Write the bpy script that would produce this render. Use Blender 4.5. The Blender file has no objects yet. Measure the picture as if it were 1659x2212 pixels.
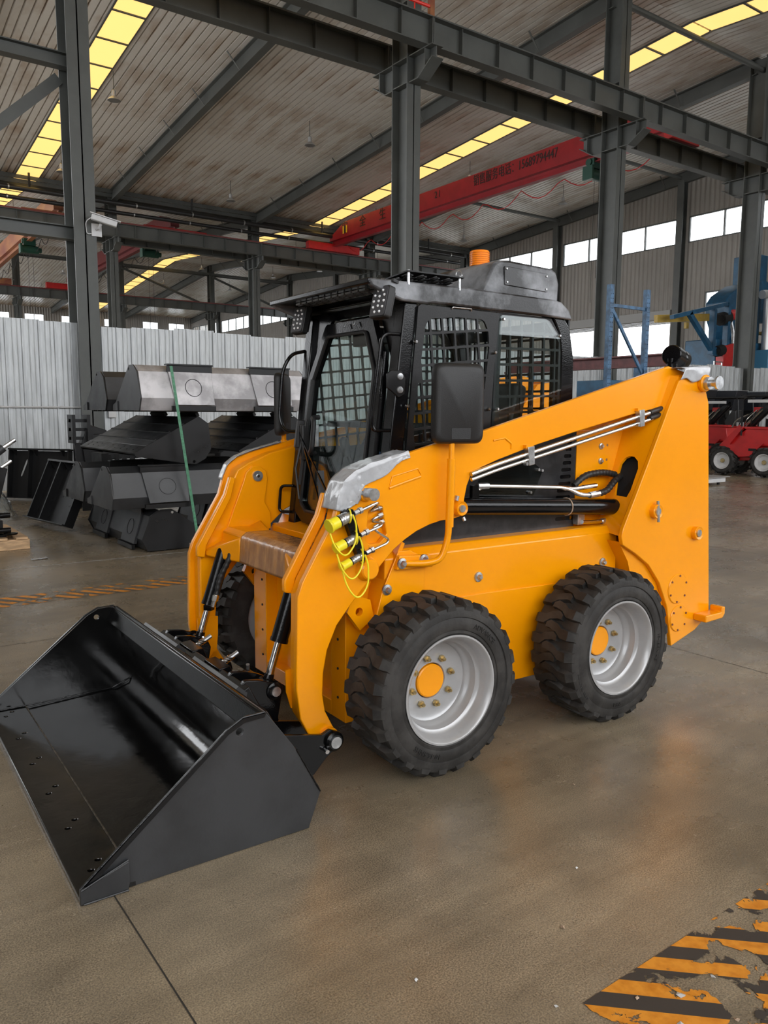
import bpy, math, random
from mathutils import Vector, Matrix, noise
from mathutils.geometry import delaunay_2d_cdt

S = bpy.context.scene
COL = S.collection
PI = math.pi
random.seed(7)

# ------------------------------------------------------------------ camera
W_PX, H_PX, F_PX = 1659.0, 2212.0, 1715.0
PITCH, ROLL, YAW = math.radians(7.28), math.radians(0.307), math.radians(54.04)
fwd = Vector((math.cos(YAW)*math.cos(PITCH), math.sin(YAW)*math.cos(PITCH), -math.sin(PITCH)))
r0 = Vector((math.sin(YAW), -math.cos(YAW), 0)); u0 = r0.cross(fwd)
rt = r0*math.cos(ROLL) + u0*math.sin(ROLL); up = -r0*math.sin(ROLL) + u0*math.cos(ROLL)
cd = bpy.data.cameras.new('camera'); cam = bpy.data.objects.new('camera', cd); COL.objects.link(cam)
m = Matrix((rt, up, -fwd)).transposed().to_4x4(); m.translation = (0, 0, 1.49)
cam.matrix_world = m
cd.sensor_fit = 'VERTICAL'; cd.sensor_height = 24.0; cd.lens = 24.0*F_PX/H_PX
cd.clip_end = 500
S.camera = cam

# ------------------------------------------------------------------ world, exposure
WORLD_STRENGTH = 4.2
wd = bpy.data.worlds.new('overcast_sky'); S.world = wd; wd.use_nodes = True
wn = wd.node_tree.nodes; bg = wn['Background']
tc = wn.new('ShaderNodeTexCoord'); sx = wn.new('ShaderNodeSeparateXYZ'); cr = wn.new('ShaderNodeValToRGB')
wd.node_tree.links.new(tc.outputs['Generated'], sx.inputs[0]); wd.node_tree.links.new(sx.outputs['Z'], cr.inputs[0])
cr.color_ramp.elements[0].position = 0.0; cr.color_ramp.elements[0].color = (0.93, 0.96, 1.0, 1)
cr.color_ramp.elements[1].position = 1.0; cr.color_ramp.elements[1].color = (1.0, 1.0, 1.0, 1)
wd.node_tree.links.new(cr.outputs[0], bg.inputs['Color'])
bg.inputs['Strength'].default_value = WORLD_STRENGTH
S.view_settings.view_transform = 'Standard'; S.view_settings.look = 'None'
S.view_settings.gamma = 1.0; S.view_settings.use_curve_mapping = False
S.view_settings.exposure = 0.0
SKYLIGHT = 1.25
try:
    S.cycles.max_bounces = 6; S.cycles.diffuse_bounces = 4; S.cycles.glossy_bounces = 3
    S.cycles.transparent_max_bounces = 12; S.cycles.use_adaptive_sampling = True; S.cycles.adaptive_threshold = 0.08; S.cycles.use_denoising = True
    S.cycles.sample_clamp_indirect = 6.0
except Exception:
    pass

# ------------------------------------------------------------------ materials
MATS = {}
def mat(name, col, rough=0.5, metal=0.0, var=0.0, vscale=6.0, bump=0.0, bscale=40.0, coat=0.0, spec=0.5, rvar=0.0, stretch=(1, 1, 1), col2=None, lo=0.42, hi=0.62):
    if name in MATS: return MATS[name]
    m = bpy.data.materials.new(name); m.use_nodes = True
    nt = m.node_tree; b = nt.nodes['Principled BSDF']; L = nt.links.new
    b.inputs['Base Color'].default_value = (*col, 1); b.inputs['Roughness'].default_value = rough
    b.inputs['Metallic'].default_value = metal; b.inputs['Coat Weight'].default_value = coat
    b.inputs['Coat Roughness'].default_value = 0.08; b.inputs['Specular IOR Level'].default_value = spec
    t = nt.nodes.new('ShaderNodeTexCoord'); mp = nt.nodes.new('ShaderNodeMapping'); mp.inputs['Scale'].default_value = stretch
    L(t.outputs['Object'], mp.inputs[0])
    if var > 0 or col2 or rvar > 0:
        n = nt.nodes.new('ShaderNodeTexNoise'); n.inputs['Scale'].default_value = vscale; n.inputs['Detail'].default_value = 5; n.inputs['Roughness'].default_value = 0.6
        L(mp.outputs[0], n.inputs['Vector'])
        r = nt.nodes.new('ShaderNodeValToRGB'); L(n.outputs['Fac'], r.inputs[0])
        r.color_ramp.elements[0].position = lo; r.color_ramp.elements[1].position = hi
        a = col2 if col2 else tuple(max(0, c*(1-var)) for c in col)
        z = col if col2 else tuple(min(1, c*(1+var)) for c in col)
        r.color_ramp.elements[0].color = (*a, 1); r.color_ramp.elements[1].color = (*z, 1)
        if var > 0 or col2: L(r.outputs[0], b.inputs['Base Color'])
        if rvar > 0:
            mr = nt.nodes.new('ShaderNodeMapRange'); L(n.outputs['Fac'], mr.inputs[0])
            mr.inputs[1].default_value = 0.3; mr.inputs[2].default_value = 0.7
            mr.inputs[3].default_value = max(0.02, rough-rvar); mr.inputs[4].default_value = min(1, rough+rvar)
            L(mr.outputs[0], b.inputs['Roughness'])
    if bump > 0:
        n2 = nt.nodes.new('ShaderNodeTexNoise'); n2.inputs['Scale'].default_value = bscale; n2.inputs['Detail'].default_value = 4
        L(mp.outputs[0], n2.inputs['Vector'])
        bp = nt.nodes.new('ShaderNodeBump'); bp.inputs['Strength'].default_value = bump; bp.inputs['Distance'].default_value = 0.01
        L(n2.outputs['Fac'], bp.inputs['Height']); L(bp.outputs[0], b.inputs['Normal'])
    MATS[name] = m
    return m
def emit(name, col, strength):
    m = bpy.data.materials.new(name); m.use_nodes = True
    b = m.node_tree.nodes['Principled BSDF']
    b.inputs['Base Color'].default_value = (*[c*0.6 for c in col], 1); b.inputs['Roughness'].default_value = 0.6
    b.inputs['Emission Color'].default_value = (*col, 1); b.inputs['Emission Strength'].default_value = strength
    MATS[name] = m; return m
def glassmat(name, tint, refl=1.0):
    m = bpy.data.materials.new(name); m.use_nodes = True
    nt = m.node_tree; nt.nodes.clear(); L = nt.links.new
    o = nt.nodes.new('ShaderNodeOutputMaterial'); mx = nt.nodes.new('ShaderNodeMixShader')
    tr = nt.nodes.new('ShaderNodeBsdfTransparent'); tr.inputs[0].default_value = (*tint, 1)
    gl = nt.nodes.new('ShaderNodeBsdfGlossy'); gl.inputs['Roughness'].default_value = 0.01; gl.inputs['Color'].default_value = (refl, refl, refl, 1)
    fr = nt.nodes.new('ShaderNodeFresnel'); fr.inputs['IOR'].default_value = 1.5
    ge = nt.nodes.new('ShaderNodeNewGeometry'); mr = nt.nodes.new('ShaderNodeMapRange')
    mr.inputs[3].default_value = 1.5; mr.inputs[4].default_value = 1/1.5      # same reflectance on both faces of a pane
    L(ge.outputs['Backfacing'], mr.inputs[0]); L(mr.outputs[0], fr.inputs['IOR'])
    L(fr.outputs[0], mx.inputs[0]); L(tr.outputs[0], mx.inputs[1]); L(gl.outputs[0], mx.inputs[2]); L(mx.outputs[0], o.inputs[0])
    MATS[name] = m; return m

YEL = mat('orange_yellow_paint', (0.93, 0.335, 0.0005), 0.26, coat=0.1, spec=0.4, var=0.02, vscale=2.0, bump=0.02, bscale=220)
BLK = mat('gloss_black_paint', (0.004, 0.004, 0.0045), 0.14, spec=0.32, bump=0.05, bscale=160, rvar=0.08, vscale=5)
BKT = mat('bucket_gloss_black', (0.0045, 0.0045, 0.0045), 0.13, spec=0.9, rvar=0.07, vscale=3.5, bump=0.15, bscale=7)
BLK2 = mat('satin_black_paint', (0.008, 0.008, 0.0085), 0.36, spec=0.32, bump=0.06, bscale=200, rvar=0.1, vscale=4)
GRYB = mat('dark_grey_primer_paint', (0.028, 0.029, 0.031), 0.4, var=0.25, vscale=3, bump=0.05, bscale=120, rvar=0.1)
GRYL = mat('silver_grey_primer_paint', (0.40, 0.39, 0.40), 0.38, metal=0.4, var=0.35, vscale=2.2, bump=0.08, bscale=60, rvar=0.12)
RUB = mat('tyre_rubber', (0.033, 0.031, 0.029), 0.62, var=0.35, vscale=9, bump=0.1, bscale=90, spec=0.35)
RUBT = mat('tyre_lettering', (0.022, 0.021, 0.02), 0.6, spec=0.4)
RIM = mat('silver_wheel_paint', (0.42, 0.42, 0.425), 0.34, metal=0.35, bump=0.03, bscale=90, var=0.05)
CHR = mat('chrome', (0.75, 0.75, 0.76), 0.1, metal=1.0)
ZNC = mat('zinc_steel', (0.55, 0.56, 0.57), 0.3, metal=0.9, var=0.2, vscale=30)
STL = mat('stainless_tube', (0.62, 0.6, 0.56), 0.2, metal=1.0)
BRS = mat('yellow_zinc', (0.5, 0.38, 0.18), 0.35, metal=0.9, var=0.4, vscale=40)
PLA = mat('black_moulded_plastic', (0.012, 0.012, 0.0125), 0.5, bump=0.12, bscale=300)
HOS = mat('hydraulic_hose_rubber', (0.014, 0.014, 0.014), 0.5, bump=0.1, bscale=120)
CAP = mat('yellow_plastic', (0.85, 0.72, 0.02), 0.35)
AMB = mat('amber_lens', (0.95, 0.24, 0.01), 0.15, coat=0.5, spec=0.7)
LED = mat('led_lens', (0.85, 0.86, 0.88), 0.08, spec=0.8)
FLM = mat('grey_shrink_film', (0.42, 0.43, 0.45), 0.25, bump=0.35, bscale=22, coat=0.6, var=0.1, vscale=10)
FLC = mat('clear_wrap_film', (0.50, 0.24, 0.085), 0.25, bump=0.4, bscale=60, coat=0.2, col2=(0.32, 0.15, 0.06), vscale=25, stretch=(1, 1, 0.25))
SEAT = mat('blue_fabric', (0.03, 0.07, 0.16), 0.8, var=0.3, vscale=30)
GLS = glassmat('cab_glass', (0.88, 0.93, 0.92))
GLD = glassmat('dark_tinted_glass', (0.5, 0.56, 0.56))
STEEL = mat('grey_structural_paint', (0.080, 0.085, 0.080), 0.5, var=0.12, vscale=1.2, bump=0.03, bscale=30, rvar=0.08)
GALV = mat('galvanised_sheet', (0.50, 0.52, 0.53), 0.42, metal=0.25, var=0.16, vscale=1.6, stretch=(7, 1, 0.8), bump=0.1, bscale=5, rvar=0.1)
ROOF = mat('roof_liner_sheet', (0.66, 0.63, 0.585), 0.34, metal=0.0, col2=(0.34, 0.225, 0.135), vscale=0.5, stretch=(1, 0.4, 1), lo=0.34, hi=0.5, rvar=0.08)
WALL = mat('beige_wall_sheet', (0.27, 0.25, 0.225), 0.55, var=0.05, vscale=0.8)
RED = mat('crane_red_paint', (0.30, 0.010, 0.016), 0.38, coat=0.2, var=0.1, vscale=2)
REDB = mat('bright_red_paint', (0.52, 0.012, 0.012), 0.38, coat=0.2, var=0.08, vscale=4)
RUST = mat('red_oxide_paint', (0.2, 0.05, 0.035), 0.42, col2=(0.33, 0.13, 0.05), vscale=1.2, stretch=(1, 0.3, 1))
BLU = mat('blue_machine_paint', (0.012, 0.08, 0.16), 0.42, var=0.2, vscale=3)
BLR = mat('blue_rack_paint', (0.04, 0.11, 0.21), 0.45, var=0.35, vscale=8)
GRN = mat('green_hoist_paint', (0.012, 0.07, 0.05), 0.4)
WHT = mat('white_paint', (0.6, 0.6, 0.6), 0.45, var=0.05)
WOOD = mat('pallet_wood', (0.55, 0.36, 0.2), 0.7, var=0.25, vscale=5, stretch=(1, 6, 6))
ALU = mat('lamp_aluminium', (0.5, 0.5, 0.5), 0.35, metal=0.6)
PIP = mat('black_pipe_paint', (0.02, 0.02, 0.021), 0.3)
STRP = mat('green_strap', (0.06, 0.22, 0.12), 0.5, var=0.2, vscale=40)
CRD = mat('cardboard', (0.5, 0.36, 0.25), 0.8, var=0.3, vscale=30)
YPNT = mat('yellow_beam_paint', (0.45, 0.30, 0.06), 0.5, var=0.1)
DARK = mat('dark_interior', (0.008, 0.008, 0.008), 0.8)
TXTB = mat('black_lettering', (0.01, 0.01, 0.01), 0.5)
SKY = emit('skylight_panel', (1.0, 0.64, 0.2), SKYLIGHT)
try: SKY.cycles.emission_sampling = 'NONE'
except Exception: pass
DUST = mat('dusty_black_paint', (0.26, 0.27, 0.29), 0.36, col2=(0.012, 0.012, 0.013), vscale=4.5, lo=0.42, hi=0.68, bump=0.06, bscale=120)  # pale patches mix weathered dust with the silvery highlight, painted into the colour
WELD = mat('dull_weld', (0.10, 0.085, 0.065), 0.5, metal=0.4, var=0.5, vscale=60)
WGL = glassmat('window_glass', (0.93, 0.95, 0.96), 0.6)
LEAF = mat('tree_leaves', (0.16, 0.32, 0.05), 0.7, var=0.4, vscale=2)

# ------------------------------------------------------------------ mesh helpers
def frame_of(d):
    d = Vector(d).normalized()
    a = Vector((0, 0, 1)) if abs(d.z) < 0.9 else Vector((1, 0, 0))
    x = a.cross(d).normalized(); y = d.cross(x)
    return x, y, d
class MB:
    def __init__(s): s.v = []; s.f = []
    def add(s, vs, fs):
        o = len(s.v); s.v += [tuple(p) for p in vs]; s.f += [tuple(i+o for i in f) for f in fs]; return s
    def box(s, x0, x1, y0, y1, z0, z1):
        return s.add([(x0,y0,z0),(x1,y0,z0),(x1,y1,z0),(x0,y1,z0),(x0,y0,z1),(x1,y0,z1),(x1,y1,z1),(x0,y1,z1)],
                     [(0,3,2,1),(4,5,6,7),(0,1,5,4),(1,2,6,5),(2,3,7,6),(3,0,4,7)])
    def bar(s, p, q, w, h, upv=(0, 0, 1)):
        p = Vector(p); q = Vector(q); d = (q-p).normalized(); x = d.cross(Vector(upv))
        x = x.normalized() if x.length > 1e-6 else Vector((1, 0, 0)); y = x.cross(d)
        vs = []
        for c in (p, q):
            for a, b in ((-1,-1),(1,-1),(1,1),(-1,1)): vs.append(c + x*a*w/2 + y*b*h/2)
        return s.add(vs, [(0,1,2,3),(7,6,5,4),(0,4,5,1),(1,5,6,2),(2,6,7,3),(3,7,4,0)])
    def tube(s, pts, r, n=8, caps=True, closed=False):
        pts = [Vector(p) for p in pts]; k = len(pts); rs = r if isinstance(r, (list, tuple)) else [r]*k
        vs = []; prev = None
        for i, p in enumerate(pts):
            if closed: d = pts[(i+1) % k]-pts[i-1]
            else: d = (pts[min(i+1, k-1)]-pts[max(i-1, 0)])
            if d.length < 1e-9: d = Vector((0, 0, 1))
            d.normalize()
            if prev is None: x, y, _ = frame_of(d)
            else:
                x = prev - d*prev.dot(d)
                x = x.normalized() if x.length > 1e-6 else frame_of(d)[0]
                y = d.cross(x)
            prev = x
            for j in range(n):
                a = 2*PI*j/n; vs.append(p + (x*math.cos(a)+y*math.sin(a))*rs[i])
        fs = []
        for i in range(k if closed else k-1):
            b = ((i+1) % k)*n
            for j in range(n): fs.append((i*n+j, i*n+(j+1) % n, b+(j+1) % n, b+j))
        if caps and not closed: fs += [tuple(range(n-1, -1, -1)), tuple(range((k-1)*n, k*n))]
        return s.add(vs, fs)
    def cyl(s, p, q, r, n=16, r2=None): return s.tube([p, q], [r, r if r2 is None else r2], n)
    def lathe(s, prof, o=(0,0,0), ax=(0,1,0), n=32, close=False):
        x, y, d = frame_of(ax); o = Vector(o); vs = []; k = len(prof)
        for r, h in prof:
            for j in range(n):
                a = 2*PI*j/n; vs.append(o + d*h + (x*math.cos(a)+y*math.sin(a))*r)
        fs = []
        for i in range(k if close else k-1):
            b = ((i+1) % k)*n
            for j in range(n): fs.append((i*n+j, i*n+(j+1) % n, b+(j+1) % n, b+j))
        if not close:
            if prof[0][0] > 1e-6: fs.append(tuple(range(n-1, -1, -1)))
            if prof[-1][0] > 1e-6: fs.append(tuple(range((k-1)*n, k*n)))
        return s.add(vs, fs)
    def prism(s, poly, a0, a1, plane='xz'):
        # poly in the named plane, extruded along the remaining axis from a0 to a1
        def P(p, a): return {'xz': (p[0], a, p[1]), 'yz': (a, p[0], p[1]), 'xy': (p[0], p[1], a)}[plane]
        n = len(poly); vs = [P(p, a0) for p in poly]+[P(p, a1) for p in poly]
        return s.add(vs, [tuple(range(n)), tuple(range(2*n-1, n-1, -1))]+[(i, n+i, n+(i+1) % n, (i+1) % n) for i in range(n)])
    def plate(s, outer, holes, a0, a1, plane='xz', fn=None):
        def P(p, a):
            if fn: return fn(p[0], p[1], a)
            return {'xz': (p[0], a, p[1]), 'yz': (a, p[0], p[1]), 'xy': (p[0], p[1], a)}[plane]
        loops = [outer]+list(holes); pts = []; edges = []
        for lp in loops:
            o = len(pts); n = len(lp); pts += [Vector(p) for p in lp]; edges += [(o+i, o+(i+1) % n) for i in range(n)]
        vo, _, fo, *_ = delaunay_2d_cdt(pts, edges, [], 0, 1e-6)
        def inside(p, lp):
            c = False; n = len(lp)
            for i in range(n):
                x1, y1 = lp[i]; x2, y2 = lp[(i+1) % n]
                if (y1 > p[1]) != (y2 > p[1]) and p[0] < (x2-x1)*(p[1]-y1)/(y2-y1)+x1: c = not c
            return c
        keep = []
        for f in fo:
            c = sum((vo[i] for i in f), Vector((0, 0)))/len(f)
            if inside(c, outer) and not any(inside(c, h) for h in holes): keep.append(tuple(f))
        n = len(vo); vs = [P(p, a0) for p in vo]+[P(p, a1) for p in vo]
        fs = list(keep)+[tuple(n+i for i in reversed(f)) for f in keep]
        cnt = {}
        for f in keep:
            for i in range(len(f)):
                e = (f[i], f[(i+1) % len(f)]); cnt[e] = cnt.get(e, 0)+1
        for (a, b) in cnt:
            if (b, a) not in cnt: fs.append((b, a, n+a, n+b))
        return s.add(vs, fs)
    def xf(s, M):
        s.v = [tuple(M @ Vector(p)) for p in s.v]; return s
    def mesh(s, name, mt, ang=35):
        me = bpy.data.meshes.new(name); me.from_pydata(s.v, [], s.f); me.update()
        if mt: me.materials.append(mt)
        bmfix(me)
        if ang:
            for p in me.polygons: p.use_smooth = True
            me.set_sharp_from_angle(angle=math.radians(ang))
        return me
    def build(s, name, mt, parent=None, ang=35, bev=0, **kw):
        return put(name, s.mesh(name, mt, ang), parent, bev, **kw)
import bmesh
def bmfix(me):
    b = bmesh.new(); b.from_mesh(me); bmesh.ops.recalc_face_normals(b, faces=b.faces); b.to_mesh(me); b.free()
def put(name, me, parent=None, bev=0, loc=None, rot=None, scale=None):
    o = bpy.data.objects.new(name, me); COL.objects.link(o)
    if parent: o.parent = parent
    if loc: o.location = loc
    if rot: o.rotation_euler = rot
    if scale: o.scale = scale
    if bev:
        bm_ = o.modifiers.new('bevel', 'BEVEL'); bm_.width = bev; bm_.segments = 2; bm_.limit_method = 'ANGLE'; bm_.angle_limit = math.radians(40)
        bm_.harden_normals = False
    return o
def thing(name, label, cat, loc=(0, 0, 0), rz=0, group=None):
    o = bpy.data.objects.new(name, None); COL.objects.link(o); o.empty_display_size = 0.2
    o.location = loc; o.rotation_euler = (0, 0, rz)
    return tag(o, label, cat, group)
def tag(o, label, cat, group=None, kind=None):
    if label: o['label'] = label
    if cat: o['category'] = cat
    if group: o['group'] = group
    if kind: o['kind'] = kind
    return o
def struct(o, label=None):
    o['kind'] = 'structure'
    if label: o['label'] = label
    return o
def dup(o, parent=None, **kw):
    c = o.copy(); COL.objects.link(c); c.parent = parent
    for k_ in ('loc', 'rot', 'scale'):
        if k_ in kw: setattr(c, {'loc': 'location', 'rot': 'rotation_euler', 'scale': 'scale'}[k_], kw[k_])
    for ch in list(o.children): dup(ch, c)
    return c
def rounded(poly, r, seg=5):
    out = []; n = len(poly)
    for i in range(n):
        p0 = Vector(poly[i-1]); p = Vector(poly[i]); p1 = Vector(poly[(i+1) % n])
        rr = r[i] if isinstance(r, (list, tuple)) else r
        a = (p0-p); b = (p1-p); la, lb = a.length, b.length
        if rr <= 0 or la < 1e-6 or lb < 1e-6: out.append((p.x, p.y)); continue
        a.normalize(); b.normalize(); ang = a.angle(b); d = min(rr/max(1e-4, math.tan(ang/2)), la*0.49, lb*0.49)
        A = p+a*d; B = p+b*d
        for k in range(seg+1):
            t = k/seg; q = A*(1-t)**2+p*2*t*(1-t)+B*t*t; out.append((q.x, q.y))
    return out
def bezpath(pts, r, seg=5):
    out = [Vector(pts[0])]
    for i in range(1, len(pts)-1):
        p0, p, p1 = Vector(pts[i-1]), Vector(pts[i]), Vector(pts[i+1])
        a = p0-p; b = p1-p; d = min(r, a.length*0.49, b.length*0.49); a.normalize(); b.normalize()
        A = p+a*d; B = p+b*d
        for k in range(seg+1):
            t = k/seg; out.append(A*(1-t)**2+p*2*t*(1-t)+B*t*t)
    out.append(Vector(pts[-1])); return out
def circ(x, y, r, n=16): return [(x+r*math.cos(2*PI*i/n), y+r*math.sin(2*PI*i/n)) for i in range(n)]
def slot(x, y, w, h, ang=0.0, n=5):
    r = h/2; pts = []
    for sgn in (1, -1):
        for k in range(n+1):
            a = -PI/2+PI*k/n + (0 if sgn > 0 else PI)
            pts.append((sgn*(w/2-r)+r*math.cos(a), r*math.sin(a)))
    c, s_ = math.cos(ang), math.sin(ang)
    return [(x+p[0]*c-p[1]*s_, y+p[0]*s_+p[1]*c) for p in pts]
def textmesh(body, size, extrude=0.002, align='CENTER'):
    cu = bpy.data.curves.new('lettering', 'FONT'); cu.body = body; cu.size = size; cu.extrude = extrude
    cu.align_x = align; cu.align_y = 'CENTER'; cu.resolution_u = 3
    o = bpy.data.objects.new('lettering_tmp', cu); COL.objects.link(o)
    dg = bpy.context.evaluated_depsgraph_get(); dg.update()
    me = bpy.data.meshes.new_from_object(o.evaluated_get(dg))
    bpy.data.objects.remove(o); bpy.data.curves.remove(cu)
    me.name = 'lettering'
    return me
# ================================================================== THE HALL
SK = 0.025                                  # the cross frames stand slightly askew to the rows
def bx(x, y): return x + SK*(y-15.4)
FR = [4.31+7.43*k for k in range(-3, 5)]     # frame lines along x
ROWS = [-8.25, 15.4, 39.05, 62.7, 86.35]
def ceil_z(y):
    t = abs(((y-15.4+47.3) % 47.3))
    t = min(t, 47.3-t)
    return 13.25-0.07*t
SLOPES = [(-8.25, 15.4), (15.4, 39.05), (39.05, 62.7), (62.7, 86.35)]

# ---- floor
def floor_material():
    m = bpy.data.materials.new('polished_concrete'); m.use_nodes = True; nt = m.node_tree; L = nt.links.new
    b = nt.nodes['Principled BSDF']; t = nt.nodes.new('ShaderNodeTexCoord')
    def nz(scale, det, rough=0.6, st=(1, 1, 1), rot=0):
        mp = nt.nodes.new('ShaderNodeMapping'); mp.inputs['Scale'].default_value = st; mp.inputs['Rotation'].default_value = (0, 0, rot)
        L(t.outputs['Object'], mp.inputs[0]); n = nt.nodes.new('ShaderNodeTexNoise')
        n.inputs['Scale'].default_value = scale; n.inputs['Detail'].default_value = det; n.inputs['Roughness'].default_value = rough
        L(mp.outputs[0], n.inputs['Vector']); return n
    def ramp(n, p0, c0, p1, c1):
        r = nt.nodes.new('ShaderNodeValToRGB'); L(n.outputs['Fac'], r.inputs[0])
        r.color_ramp.elements[0].position = p0; r.color_ramp.elements[0].color = (*c0, 1)
        r.color_ramp.elements[1].position = p1; r.color_ramp.elements[1].color = (*c1, 1); return r
    def mix(a, c, fac, typ='MULTIPLY'):
        x = nt.nodes.new('ShaderNodeMix'); x.data_type = 'RGBA'; x.blend_type = typ
        x.inputs[0].default_value = fac; L(a, x.inputs[6]); L(c, x.inputs[7]); return x.outputs[2]
    big = ramp(nz(0.55, 6), 0.35, (0.215, 0.173, 0.118), 0.68, (0.42, 0.345, 0.243))
    mid = ramp(nz(3.2, 6, 0.7), 0.3, (0.72, 0.72, 0.73), 0.65, (1, 1, 1))
    spk = ramp(nz(210, 2, 0.5), 0.35, (0.42, 0.42, 0.42), 0.66, (1.35, 1.33, 1.28))
    scr = ramp(nz(2.4, 5, 0.7, (0.35, 4.0, 1), 0.35), 0.42, (0.8, 0.8, 0.8), 0.6, (1.05, 1.05, 1.05))
    c = mix(big.outputs[0], mid.outputs[0], 1.0); c = mix(c, spk.outputs[0], 0.75); c = mix(c, scr.outputs[0], 0.6)
    L(c, b.inputs['Base Color'])
    rr = nt.nodes.new('ShaderNodeMapRange'); n4 = nz(1.7, 6, 0.7); L(n4.outputs['Fac'], rr.inputs[0])
    rr.inputs[1].default_value = 0.3; rr.inputs[2].default_value = 0.7; rr.inputs[3].default_value = 0.2; rr.inputs[4].default_value = 0.36
    L(rr.outputs[0], b.inputs['Roughness'])
    bp = nt.nodes.new('ShaderNodeBump'); bp.inputs['Strength'].default_value = 0.12; bp.inputs['Distance'].default_value = 0.004
    n5 = nz(120, 3); L(n5.outputs['Fac'], bp.inputs['Height']); L(bp.outputs[0], b.inputs['Normal'])
    b.inputs['Specular IOR Level'].default_value = 0.8
    return m
FLOOR = floor_material()
floor = struct(MB().add([(-60,-40,0),(120,-40,0),(120,110,0),(-60,110,0)], [(0,1,2,3)]).build('floor', FLOOR, ang=0))
GAP = mat('joint_filler', (0.03, 0.027, 0.022), 0.8)
LINE = mat('worn_white_line', (0.45, 0.44, 0.42), 0.6, var=0.3, vscale=12)
def strip(name, p, q, w, z, mt, parent):
    p = Vector((*p, z)); q = Vector((*q, z)); d = (q-p).normalized(); n = Vector((-d.y, d.x, 0))*w/2
    o = MB().add([p-n, q-n, q+n, p+n], [(0, 1, 2, 3)]).build(name, mt, parent, ang=0); return o
for p, q in (((0.68, -10), (0.66, 14)), ((4.38, -10), (4.38, 14)), ((8.1, -10), (8.1, 15)), ((11.8, -10), (11.8, 15)), ((-10, 5.35), (34, 5.35)), ((-10, 2.35), (0.3, 2.35))):
    strip('joint', p, q, 0.0045, 0.0012, GAP, floor)
o = strip('floor_line', (-6, 8.15), (5.2, 7.85), 0.025, 0.0016, LINE, None)
tag(o, 'thin worn white line painted on the floor before the stacked buckets', 'floor line')
def hazard_mat(name, sx_, ang, wear, dark):
    m = bpy.data.materials.new(name); m.use_nodes = True; nt = m.node_tree; L = nt.links.new
    b = nt.nodes['Principled BSDF']; out = nt.nodes['Material Output']; t = nt.nodes.new('ShaderNodeTexCoord')
    mp = nt.nodes.new('ShaderNodeMapping'); mp.inputs['Rotation'].default_value = (0, 0, ang); L(t.outputs['Object'], mp.inputs[0])
    sp = nt.nodes.new('ShaderNodeSeparateXYZ'); L(mp.outputs[0], sp.inputs[0])
    dv = nt.nodes.new('ShaderNodeMath'); dv.operation = 'DIVIDE'; dv.inputs[1].default_value = sx_; L(sp.outputs['X'], dv.inputs[0])
    fr = nt.nodes.new('ShaderNodeMath'); fr.operation = 'FRACT'; L(dv.outputs[0], fr.inputs[0])
    gt = nt.nodes.new('ShaderNodeMath'); gt.operation = 'GREATER_THAN'; gt.inputs[1].default_value = 0.5; L(fr.outputs[0], gt.inputs[0])
    mx = nt.nodes.new('ShaderNodeMix'); mx.data_type = 'RGBA'; L(gt.outputs[0], mx.inputs[0])
    n0 = nt.nodes.new('ShaderNodeTexNoise'); n0.inputs['Scale'].default_value = 30; n0.inputs['Detail'].default_value = 6; L(t.outputs['Object'], n0.inputs['Vector'])
    r0_ = nt.nodes.new('ShaderNodeValToRGB'); L(n0.outputs['Fac'], r0_.inputs[0])
    r0_.color_ramp.elements[0].color = (0.6, 0.2, 0.01, 1); r0_.color_ramp.elements[1].color = (0.78, 0.31, 0.03, 1)
    r0_.color_ramp.elements[0].position = 0.3; r0_.color_ramp.elements[1].position = 0.6
    L(r0_.outputs[0], mx.inputs[7]); mx.inputs[6].default_value = (*dark, 1)
    L(mx.outputs[2], b.inputs['Base Color']); b.inputs['Roughness'].default_value = 0.5
    n = nt.nodes.new('ShaderNodeTexNoise'); n.inputs['Scale'].default_value = 6.5; n.inputs['Detail'].default_value = 8; n.inputs['Roughness'].default_value = 0.62; n.inputs['Distortion'].default_value = 0.6
    L(t.outputs['Object'], n.inputs['Vector'])
    w = nt.nodes.new('ShaderNodeMath'); w.operation = 'GREATER_THAN'; w.inputs[1].default_value = wear; L(n.outputs['Fac'], w.inputs[0])
    tr = nt.nodes.new('ShaderNodeBsdfTransparent'); ms = nt.nodes.new('ShaderNodeMixShader')
    L(w.outputs[0], ms.inputs[0]); L(b.outputs[0], ms.inputs[1]); L(tr.outputs[0], ms.inputs[2]); L(ms.outputs[0], out.inputs[0])
    return m
def band(name, pts, z, mt, label):
    o = MB().add([(x, y, z) for x, y in pts], [tuple(range(len(pts)))]).build(name, mt, None, ang=0)
    return tag(o, label, 'floor marking')
band('hazard_marking', [(-8, 6.42), (9, 6.42), (9, 6.75), (-8, 6.75)], 0.002, hazard_mat('hazard_far', 0.105, math.radians(-36), 0.53, (0.13, 0.11, 0.085)), 'worn orange and grey hazard stripe band behind the loader bucket')
band('hazard_marking', [(-8, -0.4), (20, -0.4), (20, 1.19), (-8, 1.19)], 0.002, hazard_mat('hazard_near', 0.105, math.radians(-46), 0.53, (0.05, 0.044, 0.04)), 'peeling orange and black hazard stripe area in the near right corner of the floor')
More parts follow.
